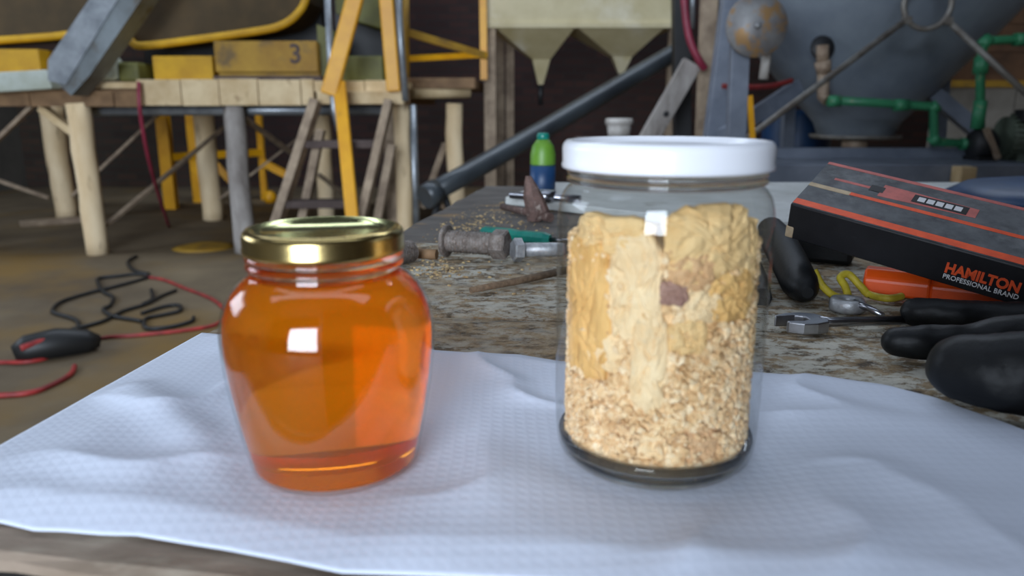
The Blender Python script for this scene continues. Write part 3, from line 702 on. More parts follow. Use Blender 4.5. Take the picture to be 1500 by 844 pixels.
part('handle', MB().lathe([(0, 0), (.0055, 0), (.0078, .003), (.0078, .035), (.0066, .045), (.0072, .052), (.0072, .075), (.005, .082), (0, .082)], a, ax, 8, smooth=False), M['teal'], sd)
part('blade', MB().tube([a+ax*.08, a+ax*.13], .0026, 8), M['chrome'], sd)
# pick hammer
hm = thing('pick_hammer', 'rusty pick-headed hammer lying with its head upright', 'hammer', G(785, 322))
a = G(736, 309)+Vector((0, 0, .006)); b = G(806, 326)+Vector((0, 0, .006))
part('handle', MB().tube([a, b], [.0045, .0058], 10), M['rust_red'], hm)
c = G(790, 324); tpz = P(774, 258, c.y)
w = [(c+Vector((-.006, 0, 0)), .009), (c+Vector((-.002, 0, .012)), .015), (c.lerp(tpz, .55), .013), (c.lerp(tpz, .85), .007), (tpz, .0035)]
mb = MB(); vs, fs = [], []
for p, r in w:
    for k in range(8): vs.append(p + Vector((math.cos(k*math.pi/4)*r, math.sin(k*math.pi/4)*r*.6, 0)))
for i in range(len(w)-1):
    for k in range(8): fs.append((i*8+k, i*8+(k+1) % 8, i*8+8+(k+1) % 8, i*8+8+k))
fs += [tuple(range(7, -1, -1)), tuple(range(8*(len(w)-1), 8*len(w)))]
part('head', mb.add(vs, fs), M['rust_red'], hm)
# sticks
for (x0, y0, x1, y1, r, lb) in ((690, 431, 830, 401, .0032, 'dry brown stick lying on the peeling planks'),):
    o = build('stick', MB().tube([gz(x0, y0, r), gz((x0+x1)/2, (y0+y1)/2+1, r), gz(x1, y1, r)], [r*.8, r, r*1.1], 8), M['stick']); tag(o, lb, 'stick')
mb = MB(); rs2 = random.Random(5)
for i in range(900):
    if i < 560: px, py = rs2.gauss(700, 55), rs2.gauss(328, 14)
    elif i < 760: px, py = rs2.gauss(640, 25), rs2.gauss(392, 7)
    else: px, py = rs2.uniform(600, 810), rs2.uniform(300, 440)
    p = G(px, max(290, py)); u_, v_ = uv(p)
    if not (.03 < u_ and .06 < v_ < TD-.03): continue
    sz_ = rs2.choice((.0004, .0005, .0007, .0009, .0014)); q = Matrix.Rotation(rs2.uniform(0, 6), 3, 'Z')
    mb.add([p + Vector((0, 0, -.0014)) + q @ Vector((v.x*sz_*1.6, v.y*sz_, (v.z+.8)*sz_*.7)) for v in IV], IF)
M['sawdust'] = mat('pale_sawdust', srgb(206, 180, 130), srgb(116, 92, 66), .9, 0, 130)
o = build('wood_chips', mb, M['sawdust']); tag(o, 'scattered tan wood chips on the planks around the bolts', 'wood chips', kind='stuff')
# white board and steel spanner on the far end
wb = MB().prism([G(*p) + Vector((0, 0, .0)) for p in ((800, 277), (1650, 277), (1650, 340), (1060, 340), (740, 300))], (0, 0, .012))
M['white_board'] = mat('white_painted_board', srgb(206, 208, 206), srgb(176, 178, 174), .6, 0, 9, .2, c=srgb(150, 146, 138), cscale=14, clo=.6, chi=.7)
o = build('white_board', wb, M['white_board'], bevel=.002); tag(o, 'flat white painted board at the far end of the bench', 'board')
a = G(748, 292, TZ+.012)+Vector((0, 0, .006)); b = G(850, 298, TZ+.012)+Vector((0, 0, .006))
fs_ = thing('ring_wrench', 'bright steel wrench lying on the white board behind the hammer', 'wrench', G(800, 296, TZ+.012))
part('shank', MB().tube([a, b], .005, 10), M['chrome'], fs_)
part('ring', MB().lathe([(.008, -.006), (.015, -.006), (.017, 0), (.015, .009), (.008, .009), (.008, -.006)], a.lerp(b, .5), None, 18), M['chrome'], fs_)
# blue tarp-like lid on board at right
c = G(1500, 300, TZ+.012)
o = build('blue_basin', MB().lathe([(0, .03), (.08, .028), (.16, .018), (.185, .004), (.18, 0), (0, 0)], c+Vector((.13, .05, 0)), None, 40), M['blue']); tag(o, 'upturned dark blue plastic basin behind the tool carton', 'basin')

# unseen cupboard added behind the camera to shade the bench's right end
cb = thing('added_shade_cupboard', 'tall dark timber cupboard added out of view to shade the workbench', 'cupboard', (.53, -.45, 0))
CX, CY = -.02, -.22
part('carcass', MB().bx(CX, CX+1.1, CY-.42, CY-.02, .08, 1.95), M['dark_wood'], cb, bevel=.004)
for fx0 in (CX+.04, CX+1.06): part('foot', MB().bx(fx0-.03, fx0+.03, CY-.40, CY-.04, 0, .08), M['dark_wood'], cb)
for dx0, hx in ((CX+.01, CX+.50), (CX+.555, CX+.60)):
    d_ = part('door', MB().bx(dx0, dx0+.535, CY-.02, CY, .11, 1.93), M['dark_wood'], cb, bevel=.004)
    part('handle', MB().tube([Vector((hx, CY+.015, .95)), Vector((hx, CY+.015, 1.10))], .008, 8).box((hx, CY+.007, .96), (.012, .016, .012)).box((hx, CY+.007, 1.09), (.012, .016, .012)), M['rod'], d_)

# ================================================================== background
def log_post(a, b, r0, r1, seed, seg=14, n=10):
    a, b = Vector(a), Vector(b); pts, rs_ = [], []
    for i in range(n+1):
        t_ = i/n; p = a.lerp(b, t_)
        p.x += .012*fbm(Vector((seed, t_*3, 0)), 2); pts.append(p); rs_.append((r0+(r1-r0)*t_)*(1+.05*fbm(Vector((seed*3.3, t_*6, 1)), 2)))
    return MB().tube(pts, rs_, seg)
def F(px, py): return G(px, py, 0.0)
def at(p, z): return Vector((p.x, p.y, z))
# ---- timber platform
DZ0, DZ1 = .99, 1.135
FY = 5.12
def fx_(px, Y=FY, py=140): return P(px, py, Y).x
pf_ = thing('timber_platform', 'raised timber platform on peeled log posts with cross braces', 'platform', (-2.6, 6.2, 0))
pA, pC = F(142, 372), None
bases = {'A': (F(142, 372), .070, .075, 'post_wood'), 'C': (Vector((fx_(357, 5.2, 340), 5.2, 0)), .072, .068, 'grey_wood'),
         'D': (Vector((fx_(592, 5.25, 330), 5.25, 0)), .062, .058, 'post_wood'), 'B': (F(98, 322), .085, .095, 'post_wood'),
         'E': (F(312, 322), .085, .085, 'post_wood'), 'H': (Vector((fx_(668, 5.6, 300), 5.6, 0)), .064, .06, 'post_wood'),
         'I': (Vector((fx_(478, 6.4, 300), 6.4, 0)), .07, .07, 'post_wood'), 'Z': (Vector((fx_(-60, 5.2, 360), 5.2, 0)), .07, .07, 'post_wood')}
for i, (k, (p, r0, r1, mt)) in enumerate(bases.items()):
    part('post', log_post(p, at(p, DZ0+.01), r0, r1, i*1.7+.3), M[mt], pf_)
p = bases['D'][0]; part('post', MB().beam(p+Vector((-.075, -.01, 0)), at(p, DZ0)+Vector((-.075, -.01, 0)), .07, .07), M['stile_wood'], pf_, bevel=.004)
part('prop', MB().tube([Vector((fx_(609, 5.3, 330), 5.3, 0)), Vector((fx_(609, 5.3, 330), 5.3, DZ0))], .028, 12), M['galv'], pf_)
# deck boards (running back), front fascia boards and rear beam
x = fx_(-90); xe = fx_(596); k = 0; rg = random.Random(3)
while x < xe-.05:
    w = rg.uniform(.19, .25); x2 = min(x+w, xe)
    part('deck_board', MB().bx(x, x2-.006, FY+.03, 7.3, DZ1-.04, DZ1+rg.uniform(-.004, .004)), M['cream_wood'], pf_); x = x2
def fascia(px0, px1, z0, z1, y, mt, step):
    x = fx_(px0, y); xe = fx_(px1, y)
    while x < xe-.03:
        x2 = min(x+step*rg.uniform(.85, 1.2), xe)
        part('fascia_board', MB().bx(x, x2-.006, y-.02-rg.uniform(0, .006), y+.025, z0+rg.uniform(-.004, .004), z1+rg.uniform(-.004, .004)), M[mt], pf_, bevel=.003); x = x2
fascia(-90, 204, DZ0-.01, DZ0+.085, FY, 'brown_wood', .55)
fascia(204, 462, DZ0-.005, DZ1+.015, FY, 'cream_wood', .24)
fascia(462, 596, DZ0+.08, DZ1+.005, FY, 'cream_wood', .3)
part('stair_header', MB().bx(fx_(462, 4.97), fx_(590, 4.97), 5.0, 5.10, DZ0+.005, DZ0+.085), M['cream_wood'], pf_, bevel=.004)
part('beam', MB().bx(fx_(-90), fx_(596), 5.2, 5.28, DZ0-.0, DZ1-.04), M['brown_wood'], pf_)
part('beam', MB().bx(fx_(-90), fx_(596), 6.9, 7.0, DZ0-.0, DZ1-.04), M['brown_wood'], pf_)
part('side_platform', MB().bx(fx_(598, 5.5), fx_(700, 5.9), 5.45, 7.2, 1.10, 1.17), M['brown_wood'], pf_, bevel=.004)
part('side_beam', MB().tube([P(598, 133, 5.5), P(688, 132, 5.6)], .055, 12), M['cream_wood'], pf_)
part('pipe', MB().tube([P(120, 162, 5.32), P(600, 161, 5.32)], .034, 12), M['galv'], pf_)
def brace(a, b, w, mt='stile_wood'): part('brace', MB().beam(a, b, w, w*.6), M[mt], pf_)
brace(P(62, 158, 5.2), P(112, 196, 5.18), .075, 'cream_wood')
brace(P(48, 155, 5.2), P(-40, 240, 5.2), .04)
brace(P(156, 330, 5.22), P(330, 185, 6.7), .035)
brace(P(96, 296, 6.7), P(240, 160, 6.9), .04)
brace(P(-30, 255, 6.7), P(72, 290, 6.75), .04)
brace(P(356, 172, 5.25), P(438, 232, 6.2), .04)
brace(P(318, 294, 6.7), P(440, 200, 6.9), .03)
brace(P(466, 255, 6.0), P(510, 290, 6.4), .035)
brace(P(652, 210, 5.6), P(618, 305, 5.45), .04)
brace(P(615, 280, 5.4), P(650, 305, 5.6), .04)
# ladder
ld = thing('step_ladder', 'wooden step ladder leading up to the timber platform', 'ladder', (fx_(450, 4.7), 4.75, 0))
lt, lb_ = P(463, 148, 4.92), F(384, 394); rt, rb = P(570, 148, 4.92), F(512, 394)
part('stile', MB().beam(lt, lb_, .055, .11, (0, -1, .3)), M['stile_wood'], ld, bevel=.004)
part('stile', MB().beam(rt, rb, .05, .09, (0, -1, .3)), M['stile_wood'], ld, bevel=.004)
for py in (212, 300, 375):
    t_ = (py-148)/(394-148); a, b = lt.lerp(lb_, t_), rt.lerp(rb, t_)
    part('tread', MB().bx(a.x, b.x, a.y-.03, a.y+.13, a.z-.022, a.z+.022), M['dark_wood'], ld, bevel=.004)
for (x0, y0, x1, y1) in ((470, 190, 428, 350), (574, 212, 540, 350)):
    part('back_leg', MB().beam(P(x0, y0, 4.95), at(P(x1, y1, 4.85), 0), .05, .06, (0, -1, .3)), M['stile_wood'], ld)
# handrails
hr = thing('yellow_handrail', 'bright yellow handrail of flat bars beside the step ladder', 'handrail', P(500, 140, 4.9))
part('rail', MB().beam(P(530, -40, 4.82), P(482, 139, 4.80), .10, .05, (0, -1, 0)), M['yellow'], hr, bevel=.01)
pb = P(524, 400, 4.45); part('baluster', MB().beam(P(497, 120, 4.82), at(pb, 0), .075, .04, (0, -1, 0)), M['yellow'], hr, bevel=.006)
o = build('yellow_post', MB().beam(P(563, -40, 4.94), P(577, 134, 4.94), .085, .05, (0, -1, 0)), M['yellow'], bevel=.008); tag(o, 'thick yellow upright bar beside a thin steel conduit on the platform edge', 'post')
o = build('steel_conduit', MB().tube([P(581, -40, 4.93), P(587, 60, 4.93), P(594, 148, 4.93)], .021, 12), M['galv']); tag(o, 'thin grey steel conduit beside the thick yellow upright', 'conduit')
o = build('steel_conduit', MB().tube([P(478, -40, 4.97), P(484, 90, 4.97), P(489, 160, 4.97), P(497, 192, 4.97)], .021, 12), M['galv']); tag(o, 'grey steel conduit passing behind the slanted yellow handrail', 'conduit')
yr = thing('yellow_guardrail', 'yellow guard rail at the back corner of the platform', 'guardrail', P(650, 110, 5.9))
part('upright', MB().tube([P(594, -40, 5.5), at(P(596, 122, 5.5), 1.171)], .022, 10), M['ochre'], yr)
part('upright', MB().beam(P(707, -40, 5.9), at(P(709, 118, 5.9), 1.171), .06, .05), M['yellow'], yr)
part('rail', MB().beam(P(598, 86, 5.5), P(712, 80, 5.85), .035, .04), M['yellow'], yr)
part('rail', MB().beam(P(598, 48, 5.5), P(712, 82, 5.85), .035, .05), M['ochre'], yr)

# ---- sieving machine on the platform
def PF(px, py, Y): return P(px, py, Y)
def pan(poly, rim, Y, label, dy=.5, rr_=.026):
    t = thing('sieve_pan', label, 'sieve', P(sum(p[0] for p in poly)/len(poly), max(p[1] for p in poly), Y+.25), 'brown sieve pans')
    part('pan', MB().prism([P(x, y, Y) for x, y in poly], (0, dy, 0)), M['pan'], t)
    part('rim', MB().tube(spline([P(x, y, Y-.005) for x, y in rim], 5), rr_, 8), M['ochre_bright'], t)
pan([(186, -60), (184, 20), (187, 50), (196, 62), (208, 66), (280, 58), (380, 44), (412, 36), (432, 22), (446, 0), (455, -60)],
    [(184, 48), (194, 62), (210, 67), (280, 59), (380, 45), (412, 37), (434, 22), (448, -2), (456, -60)], 5.4, 'brown sieve pan with a curved yellow rim above the ochre box')
pan([(-80, -60), (-80, 62), (0, 57), (90, 50), (150, 40), (170, -60)], [(-80, 64), (0, 59), (90, 52), (150, 42)], 5.45, 'brown sieve pan with a straight yellow rim behind the steel chute')
ob = thing('ochre_box', 'long ochre painted wooden machine box marked 3', 'box', (fx_(390, 5.3, 112), 5.5, DZ1+.004))
def pbox(px0, px1, py0, py1, Y, dy): 
    a, b = P(px0, py0, Y), P(px1, py1, Y); return MB().bx(a.x, b.x, Y, Y+dy, min(a.z, b.z), max(a.z, b.z))
zb = DZ1+.004
a, b = P(312, 58, 5.22), P(466, 110, 5.22)
part('side_panel', MB().bx(a.x, b.x, 5.22, 5.26, b.z+.02, P(400, 60, 5.22).z), M['ochre'], ob, bevel=.004)
part('body', MB().bx(a.x+.005, b.x-.005, 5.26, 5.9, zb, P(400, 62, 5.22).z), M['ochre'], ob)
part('ledge', MB().bx(a.x-.002, b.x+.03, 5.17, 5.3, zb-.0, zb+.035), M['dark_wood'], ob)
g = P(434, 92, 5.215)
Mx = Matrix(((1, 0, 0, g.x-.045), (0, 0, -1, 5.218), (0, 1, 0, g.z), (0, 0, 0, 1)))
text_mesh('number', '3', .17, M['dark_wood'], ob, Mx, .004, .001)
o = build('yellow_box', MB().bx(P(222, 80, 5.24).x, P(310, 80, 5.24).x, 5.24, 5.9, zb, P(260, 82, 5.24).z), M['ochre_bright'], bevel=.006); tag(o, 'short bright yellow wooden box beside the long ochre box', 'box')
o = build('support_frame', MB().bx(P(200, 0, 5.95).x, P(470, 0, 5.95).x, 5.97, 6.3, zb, 2.4), M['black'], bevel=.01); tag(o, 'black machine frame behind the curved sieve pan', 'machine frame')
o = build('machine_housing', MB().prism([P(x, y, 5.45) for x, y in ((488, -50), (562, -50), (566, 44), (530, 34), (492, 20))], (0, .45, 0)), M['olive'], bevel=.008); tag(o, 'olive green machine housing with a slanted underside above the ladder', 'machine')
o = build('olive_chest', MB().bx(P(497, 80, 5.3).x, P(560, 80, 5.3).x, 5.3, 5.9, zb, P(500, 82, 5.3).z), M['olive'], bevel=.008); tag(o, 'low olive green chest on the platform behind the ladder', 'chest')
part('end_panel', MB().prism([P(x, y, 5.32) for x, y in ((464, 36), (488, 44), (494, 116), (468, 112))], (0, .3, 0)), M['olive'], ob)
o = build('machine_post', MB().bx(fx_(498, 5.95), fx_(590, 5.95), 5.92, 6.2, zb, 2.4), M['black']); tag(o, 'black machine upright behind the olive housing', 'machine frame')
# steel chute
ch = thing('steel_chute', 'grey sheet steel chute slanting down onto the platform', 'chute', P(98, 130, 4.95))
ta, tb = P(176, -40, 4.98), P(98, 112, 4.92)
c1 = [P(x, y, 4.85) for x, y in ((150, -40), (185, -40), (104, 118), (82, 122), (68, 108), (72, 92))]
part('bright_side', MB().prism([P(x, y, 4.86) for x, y in ((157, -40), (196, -40), (96, 124), (70, 118), (70, 88))], (0, .02, 0)), M['galv'], ch)
part('trough', MB().prism([P(x, y, 4.87) for x, y in ((162, -40), (234, -40), (130, 112), (104, 140), (84, 122), (78, 86))], (0, .2, 0)), M['chute'], ch)
o = build('pale_beam', MB().prism([P(x, y, 4.98) for x, y in ((-80, 110), (68, 102), (76, 130), (-80, 140))], (0, .11, 0)), M['pale_steel'], bevel=.006); tag(o, 'pale grey-green beam running to the foot of the steel chute', 'beam')
o = build('ochre_ledger', MB().bx(P(-80, 90, 5.3).x, P(58, 90, 5.3).x, 5.3, 5.9, zb, P(30, 72, 5.3).z), M['ochre_bright'], bevel=.006); tag(o, 'yellow wooden box behind the pale beam', 'box')
o = build('white_sack', MB().prism([P(x, y, 5.2) for x, y in ((158, 80), (166, 88), (168, 118), (136, 118), (146, 100))], (0, .14, 0)), M['pale_steel'], bevel=.02); tag(o, 'small pale sack beside the steel chute on the platform', 'sack')
o = build('olive_canister', MB().bx(P(170, 90, 5.25).x, P(201, 90, 5.25).x, 5.25, 5.5, zb-.0, P(185, 91, 5.25).z), M['olive'], bevel=.02); tag(o, 'olive canister between the pale sack and yellow box', 'canister')

# ---- yellow stand under the platform
ys = thing('yellow_stand', 'yellow steel machine stand below the platform', 'stand', F(290, 304))
b1 = F(252, 306); part('leg', MB().beam(b1, at(b1, .95), .11, .09), M['yellow'], ys)
b2 = F(294, 296); part('leg', MB().beam(b2, at(b2, .95), .12, .09), M['yellow'], ys)
b3 = Vector((fx_(388, b2.y+.2, 290), b2.y+.2, 0)); part('leg', MB().beam(b3, at(b3, .95), .06, .06), M['yellow'], ys)
part('rail', MB().beam(at(b1, .50), at(b3, .50), .07, .07), M['yellow'], ys)
part('diagonal', MB().beam(at(b2, .62), at(b2.lerp(b3, .5), .2), .09, .07), M['yellow'], ys)
part('diagonal', MB().beam(at(b3, .40), at(b3, .25)+Vector((.28, 0, 0)), .09, .07), M['yellow'], ys)
o = build('yellow_float', MB().lathe([(0, 0), (.05, .01), (.07, .06), (.05, .11), (.02, .13), (0, .13)], F(396, 298), None, 14), M['yellow']); tag(o, 'small yellow cap lying on the floor by the ladder', 'cap')
o = build('floor_plank', MB().beam(F(30, 332)+Vector((0, 0, .02)), F(128, 324)+Vector((0, 0, .02)), .16, .04), M['stile_wood'], bevel=.006); tag(o, 'short pale plank on the floor between two log posts', 'plank')
o = build('sawdust_heap', MB().lathe([(0, .035), (.07, .03), (.16, .012), (.22, 0), (0, 0)], F(300, 362), None, 20), M['ochre']); tag(o, 'low heap of tan sawdust on the floor behind the gold lid', 'sawdust', kind='stuff')

# ---- cream twin hopper
HY = 6.0
def hp_(px, py, Y=HY): return P(px, py, Y)
ht = thing('twin_hopper', 'cream twin hopper with two tapered outlets on timber posts', 'hopper', (P(850, 40, HY).x, HY+.4, 0))
a, b = P(712, 40, HY), P(990, 36, HY); zt = a.z
part('bin', MB().bx(a.x, b.x, HY, HY+.8, zt, 2.6), M['hopper'], ht)
part('bin_band', MB().bx(a.x-.01, b.x+.01, HY-.02, HY, zt-.005, zt+.03), M['hopper'], ht)
for (x0, x1, n0, n1, tx, ny, ty) in ((726, 842, 780, 806, 792, 87, 124), (846, 974, 898, 926, 910, 83, 108)):
    A = [Vector((P(x0, 40, HY).x, HY, zt)), Vector((P(x1, 40, HY).x, HY, zt)), Vector((P(x1, 40, HY).x, HY+.72, zt)), Vector((P(x0, 40, HY).x, HY+.72, zt))]
    zn = P(n0, ny, HY+.28).z; xa, xb = P(n0, ny, HY+.28).x, P(n1, ny, HY+.28).x
    Bq = [Vector((xa, HY+.28, zn)), Vector((xb, HY+.28, zn)), Vector((xb, HY+.44, zn)), Vector((xa, HY+.44, zn))]
    zc = P(tx, ty, HY+.33).z; xc = P(tx, ty, HY+.33).x
    Cq = [Vector((xc-.02, HY+.33, zc)), Vector((xc+.02, HY+.33, zc)), Vector((xc+.02, HY+.38, zc)), Vector((xc-.02, HY+.38, zc))]
    side = [(0, 1, 5, 4), (1, 2, 6, 5), (2, 3, 7, 6), (3, 0, 4, 7)]
    part('funnel', MB().add(A+Bq, side+[(3, 2, 1, 0), (4, 5, 6, 7)]), M['hopper'], ht)
    part('outlet', MB().add(Bq+Cq, side+[(3, 2, 1, 0), (4, 5, 6, 7)]), M['hopper'], ht)
    part('drain_pipe', MB().tube([Vector((xc, HY+.355, zc+.02)), Vector((xc, HY+.355, zc-.16))], .022, 10), M['black'], ht)
for px in (718, 985):
    x = P(px, 150, HY+.05).x; part('post', MB().bx(x-.045, x+.045, HY+.02, HY+.12, 0, zt+.05), M['stile_wood'], ht, bevel=.005)
for px in (733, 747):
    x = P(px, 150, HY+.72).x; part('post', MB().bx(x-.035, x+.035, HY+.68, HY+.76, 0, zt+.02), M['stile_wood'], ht, bevel=.005)
# ---- auger tube, plank, bucket etc
ag = thing('auger_tube', 'dark grey auger tube slanting up below the cream hopper', 'tube', at(P(640, 280, 4.55), 0))
part('tube', MB().tube([P(1000, 70, 5.7), P(985, 79, 5.65), P(790, 194, 5.0), P(680, 257, 4.6), P(622, 288, 4.42)], .062, 18), M['auger'], ag)
part('collar', MB().tube([P(640, 279, 4.47), P(622, 289, 4.41)], .072, 18), M['auger'], ag)
for dx in (-.15, .15): part('support_leg', MB().tube([P(648, 275, 4.5), at(P(648, 275, 4.5), 0)+Vector((dx, 0, 0))], .02, 10), M['black'], ag)
dp = thing('slanting_plank', 'pale slanting timber plank with a bolt hole beside the frame posts', 'plank', P(960, 200, 3.9))
part('board', MB().beam(P(1014, 92, 3.9), at(P(905, 262, 3.9), 0)+Vector((-.3, 0, 0)), .095, .05, (0, -1, 0)), M['grey_wood'], dp, bevel=.005)
part('bolt_hole', MB().lathe([(0, 0), (.014, 0), (.014, .01), (0, .01)], P(974, 167, 3.9)+Vector((0, -.034, 0)), (0, 1, 0), 12), M['black'], dp)
st_ = thing('low_shelf', 'dark low shelf carrying the white bucket behind the tall jar', 'shelf', (P(860, 200, 4.6).x, 4.7, 0))
sz = P(908, 204, 4.6).z
part('board', MB().bx(P(850, 200, 4.6).x, P(1000, 200, 4.6).x, 4.5, 5.0, sz-.03, sz), M['dark_wood'], st_)
for px in (862, 985):
    x = P(px, 200, 4.7).x; part('leg', MB().bx(x-.03, x+.03, 4.6, 4.9, 0, sz-.03), M['dark_wood'], st_)
bk = thing('white_bucket', 'small white plastic bucket on the dark shelf', 'bucket', Vector((P(908, 200, 4.65).x, 4.7, sz)))
o0 = bk.location
part('pail', MB().lathe([(0, 0), (.062, 0), (.074, .085), (0, .085)], o0, None, 24), M['bucket'], bk)
part('rim', MB().lathe([(.07, .08), (.082, .082), (.084, .105), (.078, .118), (0, .118)], o0, None, 24), M['bucket'], bk)
gb = thing('spray_bottle', 'lime green and blue plastic bottle on the white board', 'bottle', G(796, 279, TZ+.012)+Vector((0, .02, 0)))
o0 = G(796, 281, TZ+.012)+Vector((0, .03, 0))
part('lower_body', MB().lathe([(0, 0), (.019, 0), (.020, .003), (.020, .040), (0, .040)], o0, None, 20), M['blue'], gb)
part('upper_body', MB().lathe([(.020, .038), (.020, .055), (.017, .068), (.010, .078), (0, .078)], o0, None, 20), M['lime'], gb)
part('cap', MB().lathe([(0, .077), (.010, .077), (.010, .084), (.008, .088), (0, .088)], o0, None, 16), M['teal'], gb)

# ---- right hand side: posts
def upright(name, x0, x1, w, Y, mt, label, cat='post', dpt=None):
    a, b = P(x0, -60, Y), P(x1, 195, Y); d = (b-a); e_ = a + d*((a.z)/(a.z-b.z))
    o = build(name, MB().beam(a, e_, w, dpt or w, (0, -1, 0)), M[mt], bevel=.004); return tag(o, label, cat)
upright('black_upright', 997, 999, .09, 4.4, 'black', 'black steel upright beside the hopper with a maroon hose in front')
upright('timber_upright', 1041, 1031, .075, 4.0, 'stile_wood', 'weathered timber upright between black and grey steel uprights')
upright('grey_upright', 1079, 1046, .085, 3.7, 'steel_grey', 'slightly leaning grey steel upright left free beside the round disc')
o = build('maroon_hose', MB().tube(spline([P(1000, -40, 3.85), P(1004, 20, 3.85), P(1011, 60, 3.84), P(1024, 88, 3.84), P(1032, 100, 3.86)]), .018, 12), M['hose']); tag(o, 'maroon rubber hose hanging down the black upright', 'hose')
o = build('grey_conduit', MB().tube([P(1016, -40, 4.1), P(1014, 42, 4.1)], .012, 10), M['galv']); tag(o, 'thin grey conduit end hanging beside the maroon hose', 'conduit')
# disc on post
dk = thing('round_disc', 'round dusty rusted disc on a grey steel post', 'disc', at(P(1086, 195, 3.0), 0))
ce = P(1108, 38, 2.96)
part('plate', MB().lathe([(0, -.012), (.105, -.012), (.112, -.006), (.112, .012), (0, .012)], ce, (0, -1, .05), 40), M['disc'], dk)
part('hub', MB().lathe([(0, 0), (.014, 0), (.012, .012), (0, .014)], ce+Vector((0, -.012, 0)), (0, -1, 0), 14), M['zinc'], dk)
part('post', MB().beam(P(1085, 30, 3.02), at(P(1086, 195, 3.02), 0), .068, .05, (0, -1, 0)), M['steel_grey'], dk, bevel=.003)
o = build('white_pipe', MB().tube([P(1126, 60, 3.05), P(1118, 116, 3.05)], .018, 12), M['bucket']); tag(o, 'short white pipe hanging behind the round disc', 'pipe')
o = build('yellow_strip', MB().beam(P(1098, 140, 3.0), P(1103, 215, 3.0), .022, .008, (0, -1, 0)), M['yellow']); tag(o, 'narrow yellow strip along the post of the round disc', 'strip')
o = build('red_pipe', MB().tube(spline([P(1058, 126, 3.5), P(1090, 128, 3.5), P(1130, 126, 3.5), P(1160, 118, 3.55)]), .012, 10), M['red']); tag(o, 'thin red pipe behind the grey post', 'pipe')
# conical tank
TY = 4.0
tk = thing('conical_tank', 'large blue-grey conical steel tank with a bottom flange', 'tank', Vector((P(1262, 195, TY).x, TY, 0)))
axx = P(1262, 100, TY).x
pr = []
for py, rp_ in ((-420, 205), (-40, 200), (0, 193), (60, 152), (115, 110), (150, 82), (165, 68), (180, 56), (197, 50)):
    c_ = P(1262, py, TY); pr.append((rp_*TY*1.03/FPX, c_.z))
pr = pr[::-1]; zb_ = pr[0][1]
part('cone', MB().lathe([(0, zb_)] + pr + [(0, pr[-1][1])], (axx, TY, 0), None, 64), M['tank'], tk)
part('flange', MB().lathe([(0, zb_-.02), (.21, zb_-.02), (.22, zb_-.012), (.22, zb_), (0, zb_)], (axx, TY, 0), None, 40), M['rod'], tk)
part('outlet', MB().lathe([(0, zb_-.12), (.05, zb_-.12), (.05, zb_-.07), (.06, zb_-.06), (.06, zb_-.03), (.04, zb_-.02), (0, zb_-.02)], (axx-.05, TY-.12, 0), None, 24), M['brass'], tk)
part('support_leg', MB().beam(P(1385, 60, 4.2), at(P(1384, 200, 4.2), 0), .06, .06, (0, -1, 0)), M['steel_grey'], tk)
part('support_leg', MB().beam(P(1160, 60, 4.35), at(P(1160, 200, 4.35), 0), .06, .06, (0, -1, 0)), M['steel_grey'], tk)
part('strut', MB().beam(P(1348, 122, 3.95), P(1432, 192, 3.75), .07, .05, (0, -1, 0)), M['steel_grey'], tk)
part('strut', MB().beam(P(1168, 128, 3.8), P(1060, 200, 3.4), .07, .05, (0, -1, 0)), M['steel_grey'], tk)
# hand wheel ring with rods
rw = thing('ring_bracket', 'steel ring with two long rods in front of the conical tank', 'bracket', P(1358, 60, 3.2))
rc_ = P(1359, 6, 3.2); mb = MB(); pts = [rc_+Vector((.094*math.cos(k*math.pi/16), 0, .094*math.sin(k*math.pi/16))) for k in range(33)]
part('ring', mb.tube(pts, .011, 10, caps=False), M['rod'], rw)
part('rod', MB().tube([P(1329, 28, 3.2), P(1108, 192, 3.1), P(1060, 228, 3.08)], .0125, 10), M['rod'], rw)
part('rod', MB().tube([P(1388, 30, 3.2), P(1500, 134, 3.15), P(1610, 236, 3.15)], .0125, 10), M['rod'], rw)
part('lug', MB().box(P(1328, 30, 3.2), (.03, .03, .03)), M['rod'], rw); part('lug', MB().box(P(1388, 31, 3.2), (.03, .03, .03)), M['rod'], rw)
# skid frame
sk = thing('steel_skid', 'blue-grey steel channel skid carrying the tank and pump', 'skid', (1.6, 3.4, 0))
zs = P(1400, 240, 3.2).z; zl = P(1400, 273, 3.2).z
x0_, x1_ = P(1040, 250, 3.2).x, P(1760, 250, 3.2).x
part('channel', MB().bx(x0_, x1_, 3.18, 3.26, zl, zs), M['steel_grey'], sk, bevel=.006)
part('channel', MB().bx(x0_, x1_, 3.54, 3.62, zl, zs), M['steel_grey'], sk, bevel=.006)
part('top_plate', MB().bx(x0_, x1_, 3.22, 3.6, zs-.012, zs), M['steel_grey'], sk)
part('rear_kerb', MB().bx(x0_, x1_, 3.54, 3.60, zs-.002, zs+.045), M['steel_grey'], sk)
for xx in (x0_+.06, (x0_+x1_)/2, x1_-.06):
    for yy in (3.22, 3.58): part('foot', MB().bx(xx-.05, xx+.05, yy-.04, yy+.04, 0, zl+.01), M['steel_grey'], sk)
